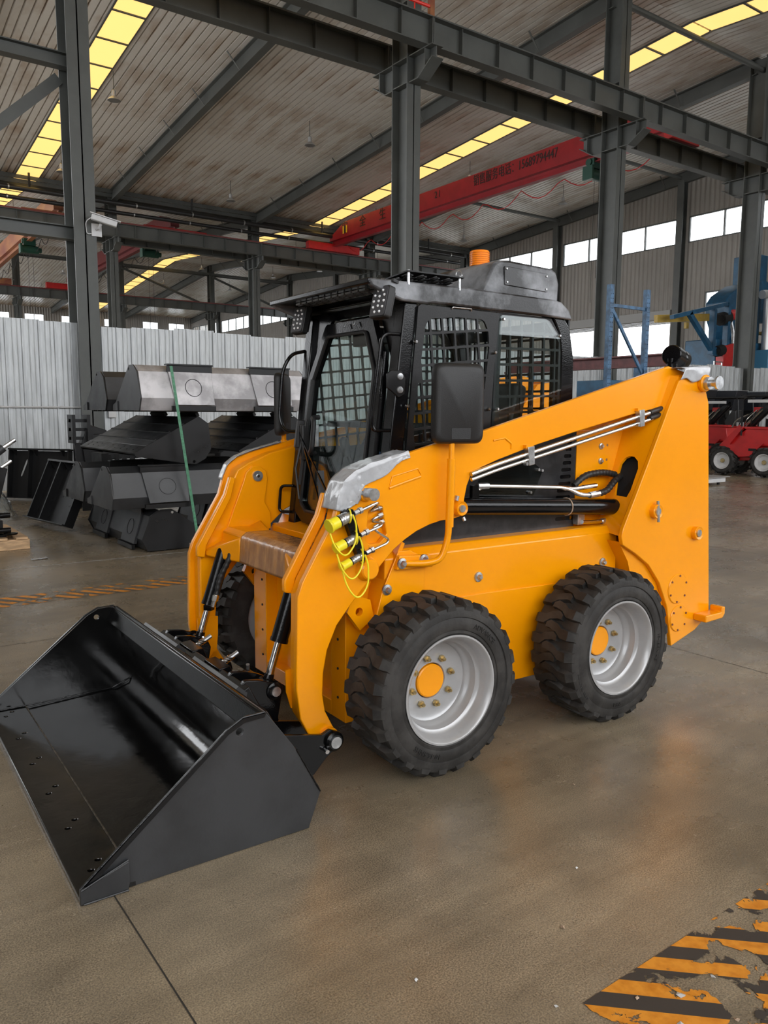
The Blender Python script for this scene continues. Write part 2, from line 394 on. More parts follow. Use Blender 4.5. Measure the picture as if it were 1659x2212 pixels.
for i, (x, y, s_, a) in enumerate([(1.63,1.0,0.011,0.3),(1.68,1.42,0.008,1.2),(1.72,1.06,0.012,2.2),(2.05,0.92,0.006,0.7),(1.43,1.22,0.006,2.0),(1.62,1.12,0.006,0.1),(1.85,1.05,0.007,1.4),(1.76,0.93,0.008,2.6),(1.95,1.6,0.005,0.2),(2.4,2.0,0.005,1.1),(1.2,1.5,0.006,0.5)]):
    b_ = MB(); b_.add([(-s_, -s_*0.6, 0), (s_*0.7, -s_*0.8, 0.001), (s_, s_*0.4, 0.0035), (0, s_*0.9, 0.001), (-s_*0.9, s_*0.3, 0.004), (0, 0, 0.0055)], [(0,1,5),(1,2,5),(2,3,5),(3,4,5),(4,0,5),(4,3,2,1,0)])
    o = b_.build('paint_flake', WHT if i % 2 == 0 else CRD, None, ang=0, loc=(x, y, 0.0022), rot=(0, 0, a))
    tag(o, ['pale flake on the hazard stripes at bottom', 'brown flake on open floor left of the stripes', 'white flake on the stripes by the bottom edge', 'brown crumb on the stripes at the right', 'white speck at the edge of the striped area', 'brown crumb on the lowest stripes', 'white speck in the middle of the stripes', 'brown crumb nearest the bottom right corner', 'white speck on the floor right of the front wheel', 'brown crumb on the floor below the rear wheel', 'white speck on the floor in front of the bucket corner'][i], 'debris', 'flakes scattered on the floor')

# ---- ceiling: corrugated liner sheets, one object each where the photograph shows them
def sheet_mb(y0, y1, w=1.0, nrib=4, x0=0.0):
    b = MB(); prof = []
    p = w/nrib
    for i in range(nrib):
        a = i*p; prof += [(a, 0), (a+p*0.78, 0), (a+p*0.80, 0.09), (a+p*0.97, 0.09)]
    prof.append((w, 0)); n = len(prof); vs = []
    for y in (y0, y1):
        for x, z in prof: vs.append((x0+x+SK*(y-y0), y-y0, ceil_z(y if y != y1 else y1-1e-6)-ceil_z(y0+1e-6)+z))
    return b.add(vs, [(i, i+1, n+i+1, n+i) for i in range(n-1)])
big = MB()
for x0 in range(-26, 36): big.add(*(lambda q: ([(v[0]+bx(x0, -8.25), v[1]-8.25, v[2]+ceil_z(-8.2499)) for v in q.v], q.f))(sheet_mb(-8.25, 15.4)))
for (y0, y1), xs in ((SLOPES[1], list(range(-4, 0))), (SLOPES[2], list(range(-4, 4))), (SLOPES[3], list(range(-4, 8)))):
    for x0 in xs:
        q = sheet_mb(y0, y1); big.add([(v[0]+bx(x0, y0), v[1]+y0, v[2]+ceil_z(y0+1e-6)) for v in q.v], q.f)
ceiling = struct(big.build('ceiling', ROOF, ang=0))
for (y0, y1), xs in ((SLOPES[1], range(0, 36)), (SLOPES[2], range(4, 36)), (SLOPES[3], range(8, 36))):
    me = sheet_mb(y0, y1).mesh('roof_sheet', ROOF, 0)
    for x0 in xs: put('roof_sheet', me, ceiling, loc=(bx(x0, y0), y0, ceil_z(y0+1e-6)))
# outer roof skin, keeps the daylight out above the liner
sk = MB()
for y0, y1 in SLOPES:
    xl = -27 if y0 < 0 else -4  # far halls left open beyond view so daylight reaches their ceiling
    sk.add([(xl, y0, ceil_z(y0+1e-6)+0.25), (38, y0, ceil_z(y0+1e-6)+0.25), (38, y1, ceil_z(y1-1e-6)+0.25), (xl, y1, ceil_z(y1-1e-6)+0.25)], [(0, 1, 2, 3)])
sk.build('roof_skin', STEEL, ceiling, ang=0)

# ---- skylight strips
SKN = ['over the fence bay above the red crane', 'over the far bay', 'over the back bay', 'over the near bay']
def skylight(xc, y0, y1, label):
    t = thing('skylight', label, 'skylight', (bx(xc, y0), y0, ceil_z(y0+1e-6)))
    n = 14; L_ = (y1-y0)/n; dz = (ceil_z(y1-1e-6)-ceil_z(y0+1e-6))/n
    b = MB(); g = 0.045
    b.add([(-0.47+SK*a, a, -0.03+dz*a/L_+h) for h in (0, 0.02) for a in (g, L_-g)]+[(0.47+SK*a, a, -0.03+dz*a/L_+h) for h in (0, 0.02) for a in (g, L_-g)],
          [(0,1,5,4),(2,6,7,3),(0,2,3,1),(4,5,7,6),(0,4,6,2),(1,3,7,5)])
    me = b.mesh('pane', SKY, 0)
    for i in range(n): put('pane', me, t, loc=(SK*L_*i, L_*i, dz*i))
    f = MB()
    for s_ in (-1, 1): f.bar((s_*0.49, 0, -0.02), (s_*0.49+SK*(y1-y0), y1-y0, dz*n-0.02), 0.04, 0.05)
    for i in range(1, n): f.bar((-0.5+SK*L_*i, L_*i, dz*i-0.03), (0.5+SK*L_*i, L_*i, dz*i-0.03), 0.07, 0.05)
    f.build('frame', STEEL, t, ang=0)
    return t
for xc, nm in ((8.05, 'left'), (23.1, 'right')):
    skylight(xc, *SLOPES[1], 'long yellow roof light strip over the near hall, '+('at the left by the tall column' if nm == 'left' else 'behind the red crane girder'))
    skylight(xc, *SLOPES[2], 'yellow roof light strip over the second hall, '+('far left beyond the rusty crane' if nm == 'left' else 'beyond the dark red crane'))
skylight(23.1, *SLOPES[3], 'small far yellow roof light strip over the rearmost hall')
for xc, nm in ((-7.0, 'left'), (8.05, 'middle'), (23.1, 'right')):
    skylight(xc, *SLOPES[0], 'yellow roof light strip above the loader, '+nm+' of three')

# ---- walls
def ribbed(name, col, axis, period):
    m = mat(name, col, 0.5, var=0.05, vscale=0.7); nt = m.node_tree; L = nt.links.new; b = nt.nodes['Principled BSDF']
    t = nt.nodes.new('ShaderNodeTexCoord'); w = nt.nodes.new('ShaderNodeTexWave'); w.wave_type = 'BANDS'; w.bands_direction = axis
    w.inputs['Scale'].default_value = 1/period/ (10/ (PI*1.0))*1.0 if False else 0.314/period; L(t.outputs['Object'], w.inputs['Vector'])
    bp = nt.nodes.new('ShaderNodeBump'); bp.inputs['Strength'].default_value = 0.9; bp.inputs['Distance'].default_value = 0.05
    L(w.outputs['Fac'], bp.inputs['Height']); L(bp.outputs[0], b.inputs['Normal']); return m
WEND = ribbed('ribbed_wall_sheet_end', (0.27, 0.25, 0.225), 'Y', 0.25)
WBAK = ribbed('ribbed_wall_sheet_back', (0.27, 0.25, 0.225), 'X', 0.25)
XW = 34.1
pil = [-8.25+23.65/3*i for i in range(13)]
outer = [(-8.25, 0), (86.35, 0)]+[(86.35, 11.85), (62.7, 13.5), (39.05, 11.85), (15.4, 13.5), (-8.25, 11.85)]
wins = [(pil[i]+0.35, pil[i+1]-0.3, 9.4, 10.62) for i in range(2, 12)]
small = (20.5, 21.95, 4.55, 7.05)
door = (23.75, 30.75, 0.001, 5.95)
rect = lambda y0, y1, z0, z1: [(y0, z0), (y1, z0), (y1, z1), (y0, z1)]
we = MB().plate(outer, [rect(*w) for w in wins]+[rect(*small), (door[0], 0.001) and rect(*door)], XW, XW+0.12, 'yz')
we.v = [(x+SK*(y-15.4), y, z) for x, y, z in we.v]
struct(we.build('wall_right', WEND, ang=0))
def window(n, y0, y1, z0, z1, nm):
    f = MB(); t = 0.06
    X = lambda y: bx(XW, y)
    for z in (z0+t/2, z1-t/2): f.bar((X(y0)+0.06, y0, z), (X(y1)+0.06, y1, z), 0.1, t)
    k = nm
    for i in range(k+1):
        y = y0+t/2+(y1-y0-t)*i/k; f.bar((X(y)+0.06, y, z0), (X(y)+0.06, y, z1), t, 0.1, (1, 0, 0))
    o = struct(f.build('window_%d' % n, STEEL, ang=0))
    for i in range(k):
        a = y0+t+(y1-y0-t)*i/k; c = y0+(y1-y0-t)*(i+1)/k
        MB().add([(X(a)+0.05, a, z0+t), (X(c)+0.05, c, z0+t), (X(c)+0.05, c, z1-t), (X(a)+0.05, a, z1-t)], [(0,1,2,3)]).build('pane', WGL, o, ang=0)
    return o
for i, w in enumerate(wins): window(i+1, *w, 4)
window(11, *small, 2)
# lit sky is seen straight through the raised shutter
sh = MB(); sh.bar((bx(XW, 23.5)-0.2, 23.5, 6.15), (bx(XW, 31)-0.2, 31, 6.15), 0.4, 0.4)
for k in range(4): sh.bar((bx(XW, 23.6)-0.05, 23.6, 5.95-0.06*k), (bx(XW, 30.9)-0.05, 30.9, 5.95-0.06*k), 0.06, 0.05)
struct(sh.build('door_1', mat('grey_shutter', (0.3, 0.3, 0.29), 0.5), ang=0))
# wall posts on the end wall
for i, y in enumerate(pil[3:12]):
    if i in (): continue
    b = MB(); zt = ceil_z(y)-0.5; X = bx(XW, y)-0.02
    b.box(X-0.3, X, y-0.02, y+0.02, 0, zt); b.box(X-0.32, X-0.3, y-0.17, y+0.17, 0, zt); b.box(X-0.02, X, y-0.17, y+0.17, 0, zt)
    o = b.build('wall_post', STEEL, ang=0)
    tag(o, 'grey steel wall post on the windowed end wall, number %s from the fence' % ['one', 'two', 'three', 'four', 'five', 'six', 'seven', 'eight', 'nine'][i], 'wall post', 'posts on the end wall')
# back wall
bw = [(15.3,17.0),(18.4,20.2),(21.9,23.7),(26.2,28.0),(30.3,32.0),(33.2,35.0)]
wb = MB().plate([(-4, 0), (38, 0), (38, 12), (-4, 12)], [[(a, 10.15), (c, 10.15), (c, 10.9), (a, 10.9)] for a, c in bw], 86.35, 86.5, 'xz')
struct(wb.build('wall_back', WBAK, ang=0))
for i, (a, c) in enumerate(bw):
    f = MB(); f.box(a, c, 86.36, 86.45, 10.12, 10.18); f.box(a, c, 86.36, 86.45, 10.87, 10.93)
    for x in (a, (a+c)/2, c): f.box(x-0.03, x+0.03, 86.36, 86.45, 10.15, 10.9)
    o = struct(f.build('window_%d' % (12+i), STEEL, ang=0))
    for x0, x1 in ((a, (a+c)/2), ((a+c)/2, c)): MB().add([(x0+0.03, 86.4, 10.18), (x1-0.03, 86.4, 10.18), (x1-0.03, 86.4, 10.87), (x0+0.03, 86.4, 10.87)], [(0,1,2,3)]).build('pane', WGL, o, ang=0)
struct(MB().box(-26.2, -26, -8.25, 15.4, 0, 13.5).box(-26, -4.1, 15.45, 15.55, 0, 13.2).build('wall_left', WALL, ang=0))  # second box is an unseen partition added to keep sky out of reflections
struct(MB().box(-26, 38, -8.4, -8.25, 10.6, 11.9).box(-26, 38, -8.4, -8.25, 0, 3.2).build('wall_front', WALL, ang=0))  # unseen front left open for daylight; low wall added to darken level reflections
APR = mat('pale_outdoor_concrete', (0.5, 0.49, 0.47), 0.8, var=0.1, vscale=0.5)  # unseen pale ground added to bounce daylight up to the ceiling
for a in (((-60, -60), (140, -60), (140, -8.5), (-60, -8.5)), ((36, -8.5), (140, -8.5), (140, 110), (36, 110)), ((-60, 15.6), (-4.2, 15.6), (-4.2, 110), (-60, 110))):
    struct(MB().add([(x, y, 0.004) for x, y in a], [(0, 1, 2, 3)]).build('floor', APR, ang=0))

# ---- steel columns (H section, flanges facing the bays) with crane brackets
ZB, ZT = 9.42, 10.02     # underside and top of the runway girders
ORD = ['first', 'second', 'third', 'fourth', 'fifth', 'sixth']
def column(x, y, label, group):
    t = thing('steel_column', label, 'column', (x, y, 0), 0, group)
    zt = ceil_z(y)-0.1; b = MB(); hw, hd = 0.195, 0.29
    b.box(-0.012, 0.012, -hd, hd, 0, zt); b.box(-hw, hw, -hd, -hd+0.025, 0, zt); b.box(-hw, hw, hd-0.025, hd, 0, zt)
    for z in (8.86, ZB-0.02, 10.6): b.box(-hw+0.01, hw-0.01, -hd+0.02, hd-0.02, z-0.012, z+0.012)
    b.build('shaft', STEEL, t, ang=0)
    for s_ in (-1, 1):
        k = MB(); k.prism([(s_*0.3, ZB), (s_*1.08, ZB), (s_*1.08, ZB-0.28), (s_*0.62, ZB-0.56), (s_*0.3, ZB-0.56)], -0.012, 0.012, 'yz')
        k.box(-0.16, 0.16, min(s_*0.3, s_*1.12), max(s_*0.3, s_*1.12), ZB-0.025, ZB)
        k.bar((0, s_*0.3, ZB-0.57), (0, s_*0.62, ZB-0.57), 0.32, 0.025); k.bar((0, s_*0.62, ZB-0.57), (0, s_*1.12, ZB-0.27), 0.32, 0.025)
        k.box(-0.15, 0.15, s_*0.85-0.012, s_*0.85+0.012, ZB-0.44, ZB)
        k.build('bracket', STEEL, t, ang=0)
    MB().box(-0.3, 0.3, -0.42, 0.42, 0, 0.03).build('base_plate', STEEL, t, ang=0)
    return t
ROWN = ['', 'along the metal fence', 'in the second row beyond the fence', 'in the far third row']
for r in (1, 2, 3):
    ks = [x for x in FR if x > (3 if r == 1 else 3)]
    for i, x in enumerate(ks):
        if r == 1 and i == 4: continue
        column(bx(x, ROWS[r]), ROWS[r], 'grey steel H column %s, %s from left' % (ROWN[r], ORD[i]), 'steel columns of the hall')
# ---- runway girders
def girder(x0, x1, y, label, group, rail=None, nst=6):
    L_ = x1-x0; t = thing('runway_girder', label, 'crane beam', (x0, y, ZB), 0, group)
    b = MB(); b.box(0.015, L_-0.015, -0.01, 0.01, 0.02, ZT-ZB-0.02); b.box(0.01, L_-0.01, -0.17, 0.17, ZT-ZB-0.022, ZT-ZB); b.box(0.01, L_-0.01, -0.14, 0.14, 0, 0.022)
    for xx in (0.02, L_-0.02): b.box(xx-0.012, xx+0.012, -0.15, 0.15, 0, ZT-ZB)
    b.build('beam', STEEL, t, ang=0)
    if rail: MB().box(0, L_, -0.035, 0.035, ZT-ZB, ZT-ZB+0.09).build('rail', rail, t, ang=0)
    me = MB().box(-0.008, 0.008, -0.13, 0.13, 0.022, ZT-ZB-0.022).mesh('stiffener', STEEL, 0)
    for i in range(nst): put('stiffener', me, t, loc=(L_*(i+0.75)/(nst+0.5), 0, 0))
RR = mat('rusty_red_rail', (0.2, 0.03, 0.03), 0.5)
for r in (1, 2, 3):
    for s_, sn in ((-0.85, 'near'), (0.85, 'far')):
        for i in range(2, 7):
            if r == 3 and (s_ > 0 or i == 2): continue
            y = ROWS[r]+s_
            girder(bx(FR[i], y), bx(FR[i+1], y), y, 'grey crane runway girder %s, %s flank, %s span from left' % (['', 'above the fence', 'of the second row', 'of the far row'][r], sn, ORD[i-2]), 'crane runway girders', RR if r > 1 and s_ < 0 else STEEL, 6)
# ---- roof rafters
def rafter(x, y0, y1, label):
    t = thing('roof_rafter', label, 'rafter', (bx(x, y0), y0, ceil_z(y0+1e-6)), 0, 'roof rafters')
    dy = y1-y0; dz = ceil_z(y1-1e-6)-ceil_z(y0+1e-6); e = Vector((SK*dy, dy, dz)); b = MB(); h = 0.55
    for z, w_, hh in ((-0.05, 0.26, 0.025), (-h, 0.26, 0.025), (-h/2-0.02, 0.016, h-0.05)):
        b.bar(Vector((0, 0, z)), e+Vector((0, 0, z)), w_, hh)
    b.build('beam', STEEL, t, ang=0)
    fb = MB(); fb.bar((0.03, 0, -h+0.03), (0.5, 0, -0.02), 0.06, 0.012); fb.bar((-0.03, 0, -h+0.03), (-0.5, 0, -0.02), 0.06, 0.012); me = fb.mesh('brace', STEEL, 0)
    for i in range(1, 8): put('brace', me, t, loc=tuple(e*(i/8)))
for j, (y0, y1) in enumerate(SLOPES[1:]):
    for i, x in enumerate(FR[3:8] if j == 0 else FR[4:8] if j == 1 else FR[5:8]):
        rafter(x, y0+0.1, y1-0.1, 'sloping grey roof rafter over the %s hall, %s from the left' % (['nearer', 'second', 'rearmost'][j], ORD[i]))
# eaves struts and gutter trim above the second and third rows
for r, z in ((2, 11.3), (3, 12.4)):
    for s_ in (-0.35, 0.35):
        b = MB(); b.bar((bx(-3, ROWS[r]), ROWS[r]+s_, z+0.05), (bx(34, ROWS[r]), ROWS[r]+s_, z+0.05), 0.08, 0.16)
        if r == 2: b.bar((bx(-3, ROWS[r]), ROWS[r]+s_*1.3, z+0.22), (bx(34, ROWS[r]), ROWS[r]+s_*1.3, z+0.22), 0.03, 0.18)
        o = b.build('trim_%d' % (r*2+(s_ > 0)), STEEL, ang=0); struct(o)
# struts and braces along the fence row and the roof
def strut(p, q, r, label): return tag(MB().cyl(p, q, r, 10).build('tie_strut', STEEL), label, 'strut')
for y, i in ((30.9, 0), (23.3, 1)):
    strut((bx(FR[6], y), y, ceil_z(y)-0.35), (bx(XW, y)-0.35, y, ceil_z(y)-0.35), 0.08, 'round grey roof strut running to the end wall, '+('farther' if i == 0 else 'nearer')+' of the pair')
strut((bx(FR[5], 15.4), 15.3, 12.75), (bx(FR[6], 15.4), 15.3, 12.75), 0.09, 'round grey ridge strut high between the two right hand columns')
for i, (p, q) in enumerate((((-3.1, 15.5, 7.5), (4.29, 15.5, 7.5)), ((-3.1, 15.5, 4.55), (4.29, 15.5, 4.55)))):
    b = MB(); b.bar(p, q, 0.22, 0.02); b.bar((p[0], p[1], p[2]+0.22), (q[0], q[1], q[2]+0.22), 0.22, 0.02); b.bar((p[0], p[1], p[2]+0.11), (q[0], q[1], q[2]+0.11), 0.02, 0.22)
    tag(b.build('bracing_beam', STEEL, ang=0), 'grey horizontal bracing beam left of the camera column, '+('upper' if i == 0 else 'lower')+' one', 'brace')
for i, (p, q) in enumerate((((4.1, 15.62, 7.35), (1.4, 15.62, 4.8)), ((1.4, 15.62, 4.5), (4.1, 15.62, 0.5)))):
    b = MB(); b.bar(p, q, 0.2, 0.02, (0, 1, 0)); b.bar(Vector(p)+Vector((0, 0.1, 0)), Vector(q)+Vector((0, 0.1, 0)), 0.02, 0.2, (0, 1, 0))
    tag(b.build('diagonal_brace', STEEL, ang=0), 'grey diagonal wall brace left of the camera column, '+('upper' if i == 0 else 'lower')+' one', 'brace')
for i, (p, q) in enumerate((((bx(FR[6], 62.7), 62.28, 12.2), (bx(FR[7], 62.7)-0.6, 62.28, 9.9)), ((bx(FR[5], 62.7), 62.28, 12.2), (bx(FR[6], 62.7), 62.28, 9.7)))):
    strut(p, q, 0.09, 'thin diagonal brace over the far third row of columns, '+ORD[i]+' from the right')
# ---- pipes under the valley gutter
for i, (y, z, r) in enumerate(((38.0, 10.88, 0.11), (38.35, 10.55, 0.09))):
    t = thing('roof_pipe', 'long black pipe hung beneath the valley gutter, '+('upper thicker' if i == 0 else 'lower thinner')+' one', 'pipe', (0, y, z))
    MB().cyl((-2, 0, 0), (33.5, 0, 0), r, 12).build('pipe', PIP, t)
    cl = MB().cyl((-0.03, 0, 0), (0.03, 0, 0), r+0.015, 12).mesh('clamp', ZNC)
    for k in range(12): put('clamp', cl, t, loc=(2.2+2.75*k, 0, 0))
    if i == 0:
        hg = MB().cyl((0, 0, 0), (0, 0, 0.8), 0.05, 8).mesh('downpipe', PIP)
        for k in range(4): put('downpipe', hg, t, loc=(8.6+7.43*k, 0.2, 0))

# ---- the corrugated metal fence along the first row of columns
def fence_panel(w, h):
    b = MB(); prof = []; n = 3; p = w/n
    for i in range(n):
        a = i*p; prof += [(a, 0), (a+p*0.30, 0), (a+p*0.33, -0.006), (a+p*0.38, 0), (a+p*0.6, 0), (a+p*0.63, -0.006), (a+p*0.68, 0), (a+p*0.86, 0), (a+p*0.9, -0.03), (a+p*0.97, -0.03)]
    prof.append((w, 0)); k = len(prof)
    return b.add([(x, y, 0.02) for x, y in prof]+[(x, y, h) for x, y in prof], [(i, i+1, k+i+1, k+i) for i in range(k-1)])
fe = thing('metal_fence', 'tall light grey corrugated metal fence between the columns', 'fence', (0, 15.4, 0))
fx = MB()
for k in range(26): fx.add([(v[0]-25.9+0.835*k, v[1], v[2]) for v in fence_panel(0.84, 3.06).v], fence_panel(0.84, 3.06).f)
fx.build('end_run', GALV, fe, ang=0)  # unseen extra fence added so the cab glass reflects it, not sky
pm = fence_panel(0.84, 3.06).mesh('panel', GALV, 0)
x = -4.0; i = 0
while x < 33.5:
    put('panel', pm, fe, loc=(x, (i % 2)*0.006, (0.03*math.sin(i*1.7) if x > 0 else -0.02)-0.012), scale=(1, 1, 1)); x += 0.835; i += 1
fr_ = MB()
for z in (0.35, 1.5, 2.75): fr_.box(-4, 33.5, 0.03, 0.08, z-0.03, z+0.03)
fr_.build('rail', STEEL, fe, ang=0)
o = MB().cyl((-4, 15.33, 1.52), (4.62, 15.33, 1.52), 0.014, 8)
for k in range(8): o.cyl((-3.2+1.0*k, 15.33, 1.52), (-3.16+1.0*k, 15.33, 1.52), 0.02, 8)
tag(o.build('conduit', WHT), 'thin white conduit running along the fence to the switch box', 'conduit')
t = thing('switch_box', 'small white switch box on the fence beside the camera column', 'switch box', (4.72, 15.385, 1.5))
MB().box(-0.09, 0.09, -0.1, 0, 0.02, 0.26).build('housing', WHT, t, bev=0.008); MB().box(-0.05, 0.05, -0.105, -0.1, 0.1, 0.2).build('cover', DARK, t, ang=0); MB().box(-0.06, 0.08, -0.08, 0, -0.17, 0.0).build('socket', WHT, t, bev=0.005)
# ---- security camera
t = thing('security_camera', 'white bullet security camera bolted to the left column', 'camera', (4.5, 15.08, 4.7))
MB().box(-0.09, 0.09, -0.01, 0.02, -0.12, 0.1).build('wall_plate', WHT, t)
b = MB(); b.tube([(0, -0.01, 0), (0, -0.15, 0.0), (0.02, -0.2, 0.06)], 0.025, 8); b.build('arm', WHT, t)
b = MB(); b.bar((-0.14, -0.2, 0.17), (0.27, -0.32, 0.06), 0.11, 0.1); hsg = b.build('housing', WHT, t, bev=0.015)
b = MB(); b.bar((-0.16, -0.195, 0.235), (0.33, -0.335, 0.105), 0.15, 0.015); b.build('sun_shield', WHT, hsg)
MB().cyl((0.26, -0.317, 0.062), (0.285, -0.324, 0.056), 0.04, 12).build('lens', DARK, hsg)
MB().tube(bezpath([(-0.12, -0.19, 0.17), (-0.22, -0.1, 0.1), (-0.18, -0.02, -0.1), (-0.08, -0.01, -0.08)], 0.08), 0.008, 6).build('cable', WHT, t)

# ---- overhead cranes
def lettering(body, size, parent, loc, rot, mt=TXTB, ext=0.004):
    me = textmesh(body, size, ext); me.materials.clear(); me.materials.append(mt)
    return put('lettering', me, parent, loc=loc, rot=rot)
def hoist(parent, loc):
    b = MB(); b.cyl((-0.4, 0, 0), (0.45, 0, 0), 0.2, 14); b.cyl((0.45, 0, 0), (0.6, 0, 0), 0.13, 12); b.box(-0.5, -0.4, -0.22, 0.22, -0.22, 0.25)
    b.cyl((-0.35, 0.1, 0.42), (0.3, 0.1, 0.42), 0.13, 12); b.box(-0.3, 0.3, -0.12, 0.12, 0.2, 0.55)
    h = b.build('hoist', GRN, parent, loc=loc)
    w = MB(); w.cyl((-0.1, 0, -0.2), (-0.1, 0, -4.5), 0.008, 5); w.cyl((0.15, 0, -0.2), (0.15, 0, -3.6), 0.008, 5); w.build('chain', DARK, h)
    return h
def crane(x, ra, mt, tmt, label, y0=None, depth=0.78):
    ya, yb = ROWS[ra]+0.85, ROWS[ra+1]-0.85
    if y0: ya = y0
    z = ZT+0.2; t = thing('overhead_crane', label, 'crane', (bx(x, ya), ya, z))
    L_ = yb-ya; sh_ = SK*L_; b = MB()
    prof = [(0, 0.62), (0, 0.42), (L_, 0.42), (L_, 0.62), (L_-1.5, 0.42+depth), (1.5, 0.42+depth)]
    for xx in (-0.2, 0.2):
        pass
    n = len(prof); vs = [(-0.22+SK*p[0], p[0], p[1]) for p in prof]+[(0.22+SK*p[0], p[0], p[1]) for p in prof]
    b.add(vs, [tuple(range(n)), tuple(range(2*n-1, n-1, -1))]+[(i, n+i, n+(i+1) % n, (i+1) % n) for i in range(n)])
    b.bar((0, 0, 0.30), (sh_, L_, 0.30), 0.03, 0.26); b.bar((0, 0.17, 0.17), (sh_, L_-0.17, 0.17), 0.26, 0.03)
    g = b.build('girder', mt, t, ang=30)
    for yy in (0, L_):
        e = MB(); xo = SK*yy; hl_ = 0.75 if (yy == 0 and ra == 1) else 1.65; e.box(xo-hl_, xo+hl_, yy-0.16, yy+0.16, -0.1, 0.3)
        e.build('end_truck', tmt, t, bev=0.02)
        for s_ in (-1, 1): MB().cyl((xo+s_*(hl_-0.3), yy-0.12, 0.05), (xo+s_*(hl_-0.3), yy+0.12, 0.05), 0.15, 16).build('wheel', DARK, t)
    # festoon cable
    f = MB(); pts = []
    for i in range(61):
        a = i/60; yy = 1+(L_-2)*a; pts.append((0.3+SK*yy, yy, 0.12-0.5*abs(math.sin(a*PI*9))))
    f.tube(pts, 0.018, 5); f.build('festoon_cable', REDB if mt is RED else DARK, t)
    return t, L_
t, L_ = crane(23.6, 1, RED, REDB, 'bright red overhead travelling crane with black lettering above the fence')
yy = lambda y: y-t.location.y
for ch, y, s_ in (('安', 36.63, 0.6), ('全', 34.9, 0.6), ('生', 33.1, 0.6), ('产', 31.4, 0.6)):
    lettering(ch, s_, t, (-0.232+SK*yy(y), yy(y), 0.88), (PI/2, 0, -PI/2-SK))
for ch, y in (('2', 28.83), ('1', 28.57)): lettering(ch, 0.42, t, (-0.232+SK*yy(y), yy(y), 0.9), (PI/2, 0, -PI/2-SK))
o_ = lettering('销售服务电话：15689794447', 0.45, t, (-0.232+SK*yy(23.87), yy(23.87), 0.9), (PI/2, 0, -PI/2-SK))
xs_ = [v.co.x for v in o_.data.vertices]; k_ = 4.79/(max(xs_)-min(xs_)); o_.scale = (k_, 1.1, 1)
for k in (0, 1, 2):
    b = MB(); c = mat('stripe_yellow', (0.8, 0.5, 0.02), 0.5) if k != 1 else TXTB
    y = L_-1.95-0.16*k; b.prism([(y+0.45, 0.6), (y+0.57, 0.6), (y+0.57, 0.98), (y+0.45, 0.98)], -0.232, -0.224, 'yz'); q = b.build('stripe', c, t, ang=0); q.location = (SK*y, 0, 0)
hoist(t, (0.2, 3.6, -0.25))
t, _ = crane(9.6, 2, RUST, RUST, 'rusty brown overhead crane at the far left of the second hall'); hoist(t, (0.2, 7.0, -0.25))
t, _ = crane(15.2, 2, mat('dark_red_paint', (0.17, 0.025, 0.03), 0.4, var=0.15), REDB, 'dark red overhead crane in the second hall left of the machine cab'); hoist(t, (0.2, 4.2, -0.25))
# conductor rail and post on the near runway
b = MB(); b.cyl((5, 14.42, 10.2), (11.6, 14.42, 10.2), 0.035, 8)
for k in range(4): b.cyl((5.5+1.9*k, 14.42, ZT), (5.5+1.9*k, 14.42, 10.2), 0.015, 6)
tag(b.build('conductor_rail', mat('glow_red_plastic', (0.8, 0.03, 0.02), 0.35)), 'bright red power rail above the near runway girder', 'power rail')
tag(MB().box(11.62, 11.74, 14.4, 14.5, ZT+0.001, 12.6).build('rail_post', RUST, ang=0), 'rusty brown post standing on the near runway girder', 'post')

# ---- high bay lamps
def lamp_proto():
    t = thing('high_bay_lamp', 'x', 'lamp')
    MB().cyl((0, 0, 0.32), (0, 0, 0.90), 0.012, 6).build('rod', STEEL, t)
    MB().lathe([(0.05, 0.12), (0.07, 0.14), (0.07, 0.3), (0.03, 0.34), (0.0, 0.34)], ax=(0, 0, 1), n=14).build('housing', ALU, t)
    MB().lathe([(0.21, 0.0), (0.215, 0.005), (0.2, 0.03), (0.12, 0.1), (0.06, 0.14), (0.05, 0.13), (0.11, 0.09), (0.19, 0.025), (0.205, 0.0)], ax=(0, 0, 1), n=20).build('reflector', ALU, t)
    return t
lp = lamp_proto(); first = True
HALL = ['nearer', 'second', 'rearmost']
for j, (ys, xs) in enumerate((((27.4, 34.8), (8.6, 16.0, 23.6, 30.2)), ((43.5, 51.0, 58.5), (8.3, 16.6, 23.6, 30.2)), ((67.0, 75.0), (16.0, 23.6, 30.2)))):
    for a, y in enumerate(ys):
        for c, x in enumerate(xs):
            o = lp if first else dup(lp); first = False
            o.location = (bx(x, y)+(0.55 if x == 23.6 else 0), y, ceil_z(y)-0.93)
            o['label'] = 'bell shaped lamp hanging in the %s hall, %s row, %s from left' % (HALL[j], ['front', 'middle', 'back'][a] if len(ys) == 3 else ['front', 'back'][a], ORD[c])
            o['group'] = 'high bay lamps'
# ================================================================== THE SKID STEER LOADER
LO = thing('skid_steer_loader', 'orange yellow skid steer loader with black cab and black bucket', 'loader', (1.985, 2.345, 0), math.radians(-1.5))
VC = 0.85
def mir(v): return 2*VC-v

